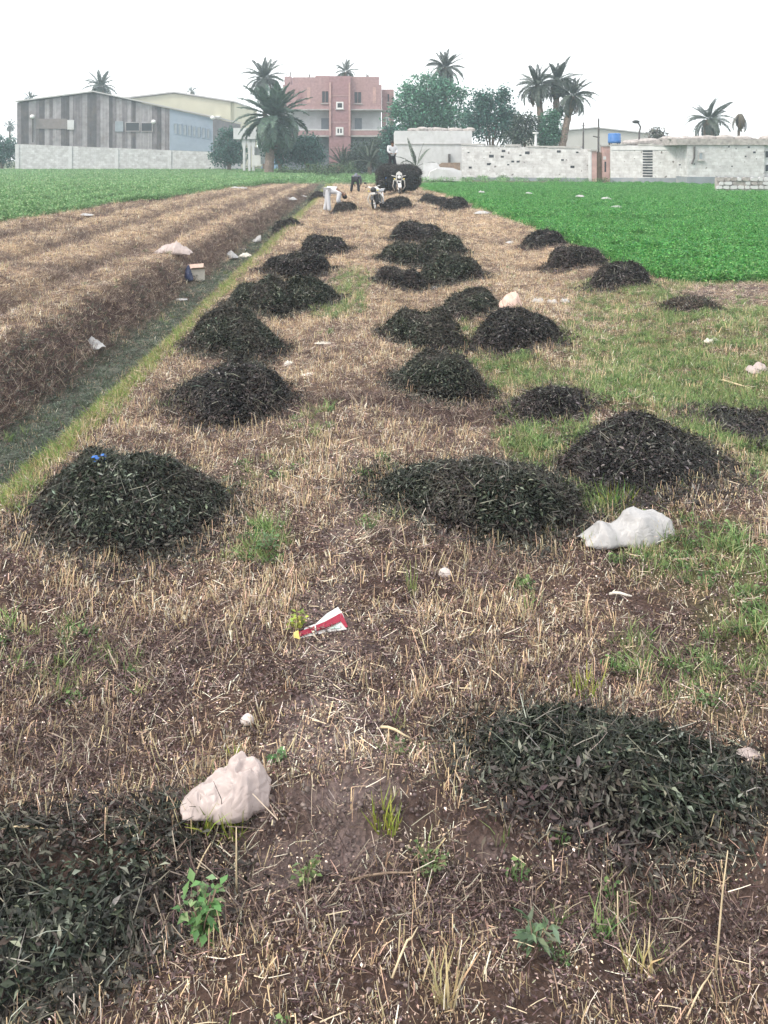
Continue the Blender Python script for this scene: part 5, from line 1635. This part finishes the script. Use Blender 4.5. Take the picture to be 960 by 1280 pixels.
for nm_ in ('bag_white', 'bag_pink'):
    m_ = MAT[nm_]; nt_ = m_.node_tree; b_n = nt_.nodes['Principled BSDF']
    tr_ = nt_.nodes.new('ShaderNodeBsdfTranslucent'); tp_ = nt_.nodes.new('ShaderNodeBsdfTransparent')
    tr_.inputs[0].default_value = (.55, .53, .51, 1)
    tc_ = nt_.nodes.new('ShaderNodeTexCoord'); wr_ = nt_.nodes.new('ShaderNodeTexVoronoi'); wr_.feature = 'DISTANCE_TO_EDGE'; wr_.inputs['Scale'].default_value = 21
    nz_ = nt_.nodes.new('ShaderNodeTexNoise'); nz_.inputs['Scale'].default_value = 7
    ad_ = nt_.nodes.new('ShaderNodeMixRGB'); ad_.blend_type = 'ADD'; ad_.inputs[0].default_value = .22
    nt_.links.new(tc_.outputs['Object'], nz_.inputs['Vector']); nt_.links.new(tc_.outputs['Object'], ad_.inputs[1]); nt_.links.new(nz_.outputs['Color'], ad_.inputs[2]); nt_.links.new(ad_.outputs[0], wr_.inputs['Vector'])
    bm_ = nt_.nodes.new('ShaderNodeBump'); bm_.inputs['Strength'].default_value = .45; bm_.inputs['Distance'].default_value = .012
    nt_.links.new(wr_.outputs['Distance'], bm_.inputs['Height']); nt_.links.new(bm_.outputs[0], b_n.inputs['Normal']); nt_.links.new(bm_.outputs[0], tr_.inputs['Normal'])
    mx_ = nt_.nodes.new('ShaderNodeMixShader'); mx_.inputs[0].default_value = .25
    m2_ = nt_.nodes.new('ShaderNodeMixShader'); m2_.inputs[0].default_value = .07
    nt_.links.new(b_n.outputs[0], mx_.inputs[1]); nt_.links.new(tr_.outputs[0], mx_.inputs[2])
    nt_.links.new(mx_.outputs[0], m2_.inputs[1]); nt_.links.new(tp_.outputs[0], m2_.inputs[2])
    nt_.links.new(m2_.outputs[0], nt_.nodes['Material Output'].inputs['Surface'])

def px2m(px, py): return px * G(480, py).y / F
bag('plastic_sheet', 'large crumpled white plastic sheet lying at right', 'plastic bag', 788, 676, px2m(68, 676), .13, [.035, .10, .15, .125, .19, .22, .20, .19, .13, .02], 'bag_white', radians(9), 3, .3)
bag('plastic_bag', 'crumpled pinkish plastic bag in the left foreground', 'plastic bag', 284, 1008, px2m(55, 1005), .085, [.02, .07, .10, .115, .15, .165, .135, .06], 'bag_pink', radians(12), 8, .36)
bag('plastic_bag', 'pinkish bag lying on top of the ditch bank', 'plastic bag', 217, 318, px2m(22, 318), .20, [.06, .18, .26, .30, .22, .04], 'bag_pink', radians(-8), 12)
bag('plastic_bag', 'small white bag low on the near ditch bank', 'plastic bag', 119, 434, px2m(13, 434), .12, [.10, .16, .12, .06, .03], 'bag_white', radians(-25), 14)
bag('plastic_sheet', 'flat white strip lying in the ditch bottom', 'plastic sheet', 221, 376, px2m(16, 376), .12, [.01, .03, .04, .03, .01], 'bag_white', radians(12), 15, .15)
bag('plastic_bag', 'white bag in the ditch right of the carton', 'plastic bag', 289, 322, px2m(10, 322), .22, [.05, .16, .20, .12, .03], 'bag_white', .2, 16)
bag('plastic_bag', 'flattened grey white sack on ditch edge behind the carton', 'plastic bag', 306, 320, px2m(10, 320), .2, [.05, .14, .16, .08], 'paper', .1, 17)
bag('plastic_scrap', 'thin white scrap farther along the ditch', 'scrap', 303, 313, px2m(7, 313), .14, [.03, .08, .05, .02], 'bag_white', -.4, 18)
bag('plastic_scrap', 'pointed white scrap where the ditch narrows', 'scrap', 320, 302, px2m(7, 302), .2, [.02, .08, .18, .22], 'bag_white', .3, 19)
bag('plastic_scrap', 'white scrap by the low heap in the far ditch', 'scrap', 362, 250, px2m(9, 250), .3, [.05, .2, .12, .2, .04], 'bag_white', -.2, 20)
bag('plastic_scrap', 'white scrap at the ditch end left of the bending man', 'scrap', 378, 246, px2m(6, 246), .2, [.05, .16, .1, .03], 'bag_white', -.2, 21)
bag('paper_scrap', 'white paper scrap standing near the left row of heaps', 'paper', 362, 456, px2m(7, 456), .05, [.03, .08, .06, .02], 'paper', .3, 22)
bag('paper_scrap', 'slanted white paper lying between the heap rows', 'paper', 386, 469, px2m(11, 469), .05, [.01, .03, .04, .02], 'paper', radians(30), 23, .15)
bag('paper_scrap', 'flat white paper just right of the left heap row', 'paper', 407, 430, px2m(14, 430), .06, [.01, .03, .03, .01], 'paper', radians(-8), 24, .15)
bag('plastic_sheet', 'white strip lying between the heaps of the middle row', 'plastic sheet', 541, 362, px2m(15, 362), .12, [.02, .05, .07, .04], 'bag_white', radians(10), 25, .2)
bag('cloth_rag', 'pinkish crumpled rag behind the round dark heap', 'rag', 637, 386, px2m(14, 386), .16, [.06, .18, .22, .26, .12], 'cloth_pink', radians(5), 26, .4)
for i, (a, b, w, lab) in enumerate(((672, 378, 8, 'white scrap just right of the pink rag'), (690, 379, 7, 'middle white scrap of those right of pink rag'), (706, 378, 6, 'farthest right white scrap of those beside the pink rag'))):
    bag('plastic_scrap', lab, 'scrap', a, b, px2m(w, b), .08, [.02, .07, .05, .07, .02], 'bag_white', .2 * i, 30 + i, .4, 20, 12)
bag('plastic_sheet', 'white sheet at the clover field border behind the heaps', 'plastic sheet', 603, 267, px2m(10, 267), .3, [.03, .14, .12, .04], 'bag_white', 0, 34, .2)
bag('plastic_scrap', 'small white scrap on the strip near the purple heaps', 'scrap', 639, 304, px2m(7, 304), .2, [.03, .08, .06, .02], 'bag_white', 0, 35, .2)
bag('paper_scrap', 'pale paper on the green grass below the twiggy heap', 'paper', 889, 428, px2m(10, 428), .06, [.02, .06, .03, .06, .02], 'paper', .1, 36, .35)
bag('plastic_bag', 'pale scrap at the right edge of the green grass', 'plastic bag', 946, 465, px2m(14, 465), .10, [.02, .08, .05, .11, .09, .03], 'bag_pink', .2, 37, .35)
bag('plastic_bag', 'pinkish scrap behind the right foreground heap', 'plastic bag', 936, 948, px2m(16, 948), .04, [.02, .035, .04, .03, .02], 'bag_pink', -.2, 38, .3)
bag('plastic_scrap', 'pale crumpled scrap at right edge of the foreground heap', 'scrap', 921, 1008, px2m(10, 1008), .05, [.05, .09, .10, .05], 'paper', .9, 39, .3)
bag('plastic_scrap', 'white scrap near the left field border, far right one', 'scrap', 108, 268, px2m(8, 268), .3, [.03, .1, .08, .03], 'bag_white', 0, 40, .2)
bag('plastic_scrap', 'white scrap on the left beds near the picture edge', 'scrap', 20, 392, px2m(6, 392), .1, [.04, .1, .08, .03], 'bag_white', 0, 41, .2)
bag('plastic_scrap', 'pale scrap cut by the left picture edge on the beds', 'scrap', 3, 398, px2m(9, 398), .1, [.03, .07, .05, .02], 'bag_pink', 0, 42, .2)
bag('plastic_scrap', 'white scrap on far left bed beside green field', 'scrap', 298, 236, px2m(10, 236), .5, [.03, .16, .08, .14, .03], 'bag_white', 0, 43, .3)
for i, (a, b, w, lab) in enumerate(((602, 244, 4, 'leftmost white fleck in the clover field'), (661, 246, 4, 'white fleck in clover below the palms'), (725, 250, 4, 'white fleck in clover left of the gate'),
                                    (758, 253, 4.5, 'bright white fleck in clover in front of the gate pillars'), (770, 265, 8, 'pale patch in the clover below the gate'))):
    q_ = G(a, b); 
    o = bag('plastic_scrap', lab, 'scrap', a, b, px2m(w, b), .25, [.02, .08, .12, .05, .10, .02], 'bag_white', .4 * i, 50 + i, .3, 18, 10)
    o.location.z += .16

# carton and navy bag in the ditch
p = G(246, 350)
e = empty('open_carton', p, radians(20), 'open pale carton standing in the ditch beside a dark bag', 'carton')
e.scale = (.6, .6, .6)
MB().box(-.24, .24, -.16, -.14, 0, .38).box(-.24, .24, .14, .16, 0, .38).box(-.24, -.22, -.14, .14, 0, .38).box(.22, .24, -.14, .14, 0, .38).box(-.22, .22, -.14, .14, .01, .03).build('carton_body', MAT['paper'], e)
MB().add([(-.24, -.15, .38), (.24, -.15, .38), (.26, -.32, .46), (-.2, -.30, .45), (-.24, -.15, .386), (.24, -.15, .386), (.26, -.32, .466), (-.2, -.30, .456)], [(0, 3, 2, 1), (4, 5, 6, 7), (0, 1, 5, 4), (2, 3, 7, 6)]).build('flap', MAT['card'], e)
MB().add([(-.24, .15, .38), (.24, .15, .38), (.28, .30, .52), (-.26, .28, .50), (-.24, .15, .386), (.24, .15, .386), (.28, .30, .526), (-.26, .28, .506)], [(0, 1, 2, 3), (7, 6, 5, 4), (0, 4, 5, 1), (3, 2, 6, 7)]).build('flap', MAT['cloth_pink'], e)
bag('plastic_bag', 'dark navy bag leaning on the pale carton', 'plastic bag', 236, 350, px2m(6, 350), .2, [.12, .3, .34, .2, .05], 'plastic_navy', .2, 60)

# red and white packet
p = G(402, 787)
pk = empty('snack_packet', p, radians(24), 'torn red and white packet lying on the path', 'packet')
pk.rotation_euler = (radians(26), radians(-4), radians(20))
w = px2m(30, 787)
def sheet(name, pts, mat, lift, par):
    n = len(pts); V = [(x, y, lift + z) for x, y, z in pts] + [(x, y, lift + z - .0025) for x, y, z in pts]
    return MB().add(V, [tuple(range(n)), tuple(range(2 * n - 1, n - 1, -1))] + [(i, i + n, (i + 1) % n + n, (i + 1) % n) for i in range(n)]).build(name, MAT[mat], par)
sheet('packet_front', [(-w, -.030, .01), (w * .2, -.030, .004), (w * .95, -.045, .012), (w, .02, .02), (w * .86, .062, .03), (w * .35, .05, .02), (-w * .2, .02, .012), (-w * .7, .012, .012)], 'packet_white', .010, pk)
sheet('red_band', [(-w * 1.02, -.026, .013), (w * .2, -.014, .010), (w * .78, -.005, .018), (w * .90, .03, .025), (w * .2, .014, .016), (-w * .4, .004, .014), (-w * 1.0, -.004, .014)], 'packet_red', .0135, pk)
sheet('red_edge', [(w * .78, -.005, .018), (w * .90, -.042, .014), (w * 1.0, -.04, .015), (w * .92, .03, .026)], 'packet_red', .0165, pk)
sheet('teal_print', [(w * .25, -.022, .008), (w * .70, -.034, .011), (w * .72, -.014, .014)], 'packet_teal', .0145, pk)
sheet('white_stripe', [(-w * .35, -.020, .012), (-w * .30, -.020, .012), (-w * .26, .004, .0145), (-w * .31, .004, .0145)], 'packet_white', .0165, pk)
sheet('torn_corner', [(-w * 1.25, -.028, .0), (-w * 1.0, -.032, .008), (-w * 1.0, .004, .016), (-w * 1.2, .006, .006)], 'packet_yellow', .012, pk)

# blue scrap on the left heap
C0 = CORES[0]                                   # rest it on the heap's surface
best = min((i for i in range(len(C0)) if C0[i, 1] < HEAPS[0][1] + .1), key=lambda i: (HX + F * C0[i, 0] / C0[i, 1] - 123) ** 2 + (HY + F * (CH - C0[i, 2]) / C0[i, 1] - 586) ** 2)
p = Vector(C0[best])
o = MB()
for i in range(7):
    a = i * .9; o.ell((.022 * cos(a), .016 * sin(a), .02 + .012 * sin(a * 2)), (.022, .016, .020), 8, 6)
BLUE = o.build('plastic_scrap', MAT['plastic_blue'])
BLUE.location = (p.x, p.y - .03, p.z + .065)
BLUE.scale = (1.25, 1.25, 1.25)
tag(BLUE, 'bright blue plastic scrap lying on the left herb heap', 'scrap')

# stones and sticks
def stone(label, px, py, r, seed):
    p = G(px, py); o = MB().ell((0, 0, r * .6), (r, r * .8, r * .75), 14, 9)
    o.v = [(x * (1 + .25 * (float(vnoise(x / r + 3, y / r + z / r, .9, seed)) - .5)), y, z * (1 + .3 * (float(vnoise(y / r + 5, x / r, .8, seed + 2)) - .5))) for x, y, z in o.v]
    q = o.build('stone', MAT['stone'], None, True); q.location = p
    tag(q, label, 'stone', 'loose stones')
stone('rounded pale stone behind the pinkish bag in the foreground', 309, 906, px2m(9, 906), 2)
stone('small pale stone left of the white plastic sheet', 556, 722, px2m(9, 722), 4)
def stick(label, a, b, r, mat, za=.02, zb=.02, mid=.01, name='dry_stalk', cat='stalk'):
    A, B = G(*a), G(*b); A.z += za; B.z += zb
    m = (A + B) / 2 + Vector((0, 0, mid)); m.x += (B.y - A.y) * .04
    o = MB().tube([A - A, (m - A) * .5 + Vector((0, 0, .004)), m - A, (B - A) * .75 + Vector((0, 0, .003)), B - A], [r, r, r * .95, r * .8, r * .5], 6).build(name, MAT[mat], None, True)
    o.location = A
    tag(o, label, cat, 'stray sticks and stalks')
stick('pale stick lying behind the bare soil patch', (476, 917), (513, 931), .005, 'straw')
stick('white stick lying left of the green patch below plastic sheet', (762, 747), (790, 750), .008, 'paper')
stick('thin pale stick lying on the green grass at right', (900, 477), (938, 488), .010, 'straw')
stick('short pale stick on the strip beside the green grass', (760, 466), (776, 461), .010, 'straw')
stick('long dark twig lying across the foreground bare soil', (436, 1110), (532, 1098), .0035, 'twig')
stick('thin twig lying in front of the pinkish bag', (0, 1044), (76, 1046), .003, 'straw')
stick('curved pale stem in the near foreground centre', (490, 1235), (522, 1190), .003, 'straw', .02, .06, .03)
stick('slanting straw at the bottom right corner', (858, 1278), (892, 1232), .0025, 'straw', .01, .05, .02)
def stalk(label, px, py, top, dx, r=.003, mat='straw'):
    p = G(px, py); h = (py - top) * p.y / F; d = dx * p.y / F
    o = MB().tube([(0, 0, -.02), (d * .3, 0, h * .4), (d * .6, .01, h * .7), (d, .02, h)], [r, r * .9, r * .8, r * .5], 6).build('dry_stalk', MAT[mat], None, True)
    o.location = p
    tag(o, label, 'stalk', 'stray sticks and stalks')
stalk('tall upright pale stalk near the bottom right corner', 893, 1225, 1068, 20)
stalk('pale leaning stem rising before the low spreading heap', 508, 690, 650, -8)
stalk('long pale stem rising behind the white plastic sheet', 790, 610, 578, 8)
stalk('thin pale stem standing left of foreground bare soil', 296, 1120, 1040, -2, .003)
stalk('upright pale stem right of the small leafy weed', 772, 1180, 1118, 2)
stalk('thin stem standing in the left foreground heap', 240, 1105, 1060, 22, .003)

# ------------------------------------------------------------------ single weeds
def weed(label, px, py, wpx, hpx, pal, n_stem=9, leaf=.03, name='weed_plant', cat='weed', broad=.6):
    p = G(px, py); w = wpx * p.y / F / 2; h = hpx * p.y / F
    e = empty(name, p, 0, label, cat, 'single green weeds')
    sm = MB(); nb = NB()
    for i in range(n_stem):
        a = i * 2.4; r = w * (.25 + .75 * random.random())
        tip = Vector((cos(a) * r, sin(a) * r * .8, h * random.uniform(.45, 1.0)))
        sm.tube([(0, 0, -.01), tip * .5 + Vector((0, 0, h * .1)), tip], [.0028, .0022, .0014], 5)
        m = 9
        t = .3 + .7 * rng.random(m)
        P = np.array([tuple(tip * float(q)) for q in t]) + rng.normal(size=(m, 3)) * .008
        P[:, 2] += h * .08
        D = unit(rng.normal(size=(m, 3)) * np.array([1, 1, .35]) + np.array([cos(a), sin(a), .25]) * .5)
        N = unit(np.stack([rng.normal(size=m) * .3, rng.normal(size=m) * .3, np.ones(m)], 1))
        L = leaf * (.7 + .7 * rng.random(m))
        Vv, Fa, k = leaves(P, D, L, L * broad, N, .12)
        nb.put(Vv, Fa, k, pick(pal, m, .18))
    sm.build('stem', MAT['twig'], e)
    o = link('leaf_spray', nb.mesh('leaf_spray', MAT['grass']), e); o["kind"] = "stuff"
def tuft(label, px, py, wpx, hpx, pal, n=30):
    p = G(px, py); w = wpx * p.y / F / 2; h = hpx * p.y / F
    nb = NB()
    P = disc(n, w * .6); P[:, 2] = -.005
    D = unit(np.stack([P[:, 0] / w * .5 + rng.normal(size=n) * .25, P[:, 1] / w * .5 + rng.normal(size=n) * .25, np.ones(n)], 1))
    Vv, Fa, k = blades(P, D, h * (.4 + .7 * rng.random(n)), .004 + .003 * rng.random(n), rng.normal(size=n) * .6, .12)
    nb.put(Vv, Fa, k, pick(pal, n, .2))
    o = link('grass_clump', nb.mesh('grass_clump', MAT['grass'])); o.location = p
    tag(o, label, 'grass', 'single green weeds')
GR1 = [(.09, .20, .07), (.13, .26, .09), (.07, .15, .05), (.22, .32, .15)]
YG1 = [(.24, .30, .05), (.32, .34, .07), (.17, .23, .05)]
weed('bushy green weed in the left foreground below the pinkish bag', 252, 1180, 66, 66, GR1, 14, .030)
weed('small leafy seedling in the right foreground', 668, 1198, 40, 50, [(.14, .22, .12), (.2, .28, .17)], 5, .045, broad=.35)
weed('small green weed clump on the foreground bare soil', 538, 1092, 50, 26, [(.10, .15, .06), (.14, .19, .08)], 10, .016)
weed('low green weed at the right of the pinkish bag', 350, 962, 26, 16, GR1, 7, .020)
weed('green leafy weed beside the path left of the packet', 335, 700, 40, 40, [(.10, .17, .07), (.14, .22, .10)], 10, .028)
weed('yellow green weed at the torn end of the packet', 372, 790, 22, 24, YG1, 7, .022)
weed('small light weed in front of the low spreading heap', 594, 640, 14, 18, YG1, 5, .022)
weed('small pale weed in front of the left row heaps', 362, 392, 12, 14, GR1, 5, .05)
weed('upright green weed on the bare soil in the foreground', 381, 1112, 26, 36, [(.12, .18, .07), (.18, .24, .10)], 6, .022)
tuft('yellow green grass tuft under the pinkish bag, left', 256, 1038, 40, 46, YG1, 34)
tuft('yellow green grass tuft under the pinkish bag, right', 294, 1042, 42, 34, YG1, 38)
tuft('grass tuft standing behind the pinkish bag', 291, 950, 14, 26, YG1, 14)
tuft('yellow green grass tuft on the soil right of the bag', 484, 1034, 56, 42, YG1, 40)
tuft('grass tuft in the stubble before the path at centre', 514, 745, 16, 44, [(.22, .28, .10), (.30, .33, .14)], 16)
tuft('bright green tuft behind the right foreground heap', 735, 868, 60, 34, YG1, 34)
tuft('bright green grass behind the white plastic sheet', 770, 632, 60, 34, GR1 + YG1, 50)
tuft('green grass tuft at the left heap foot', 312, 680, 30, 22, [(.10, .16, .07), (.15, .20, .09)], 18)
tuft('pale straw clump at the bottom edge left of centre', 556, 1262, 40, 66, [(.40, .36, .18), (.5, .42, .25)], 24)
tuft('pale straw clump at the bottom edge on the right', 800, 1215, 60, 50, [(.45, .36, .2), (.5, .42, .25), (.3, .3, .12)], 26)

# crumbled soil clods
def clod_proto(n=7, r=.06):
    o = MB()
    for i in range(n):
        q = random.uniform(.0025, .007) * (1.5 if i == 0 else 1)
        o.ell((random.uniform(-r, r), random.uniform(-r, r), q * .35), (q * random.uniform(.8, 1.4), q, q * .75), 6, 4)
    V = np.array(o.v) + rng.normal(size=(len(o.v), 3)) * .0013
    T = [f for f in o.f]
    me = np_mesh('clods', V, [np.array(T)], MAT['litter'], pick([(.19, .15, .15), (.27, .22, .22), (.13, .10, .10)], 1, .1) * np.ones((len(V), 1)) * (1 + rng.normal(size=(len(V), 1)) * .12))
    return proto('clod_source', me)
def w_clod(X, Y):
    z = zones(X, Y)
    return z['inner'] * np.clip(z['soil'] * 1.0 + .08 + .2 * z['bank'] + .3 * z['dark'], 0, 1) * (1 - .8 * z['green'])
CLP = [clod_proto(n) for n in (6, 9, 12)]
X, Y, S = gather(620, w_clod)
scatter('soil_clods', 'small crumbled purple grey soil clods on bare patches', 'soil clods', X, Y, S, CLP, .1)
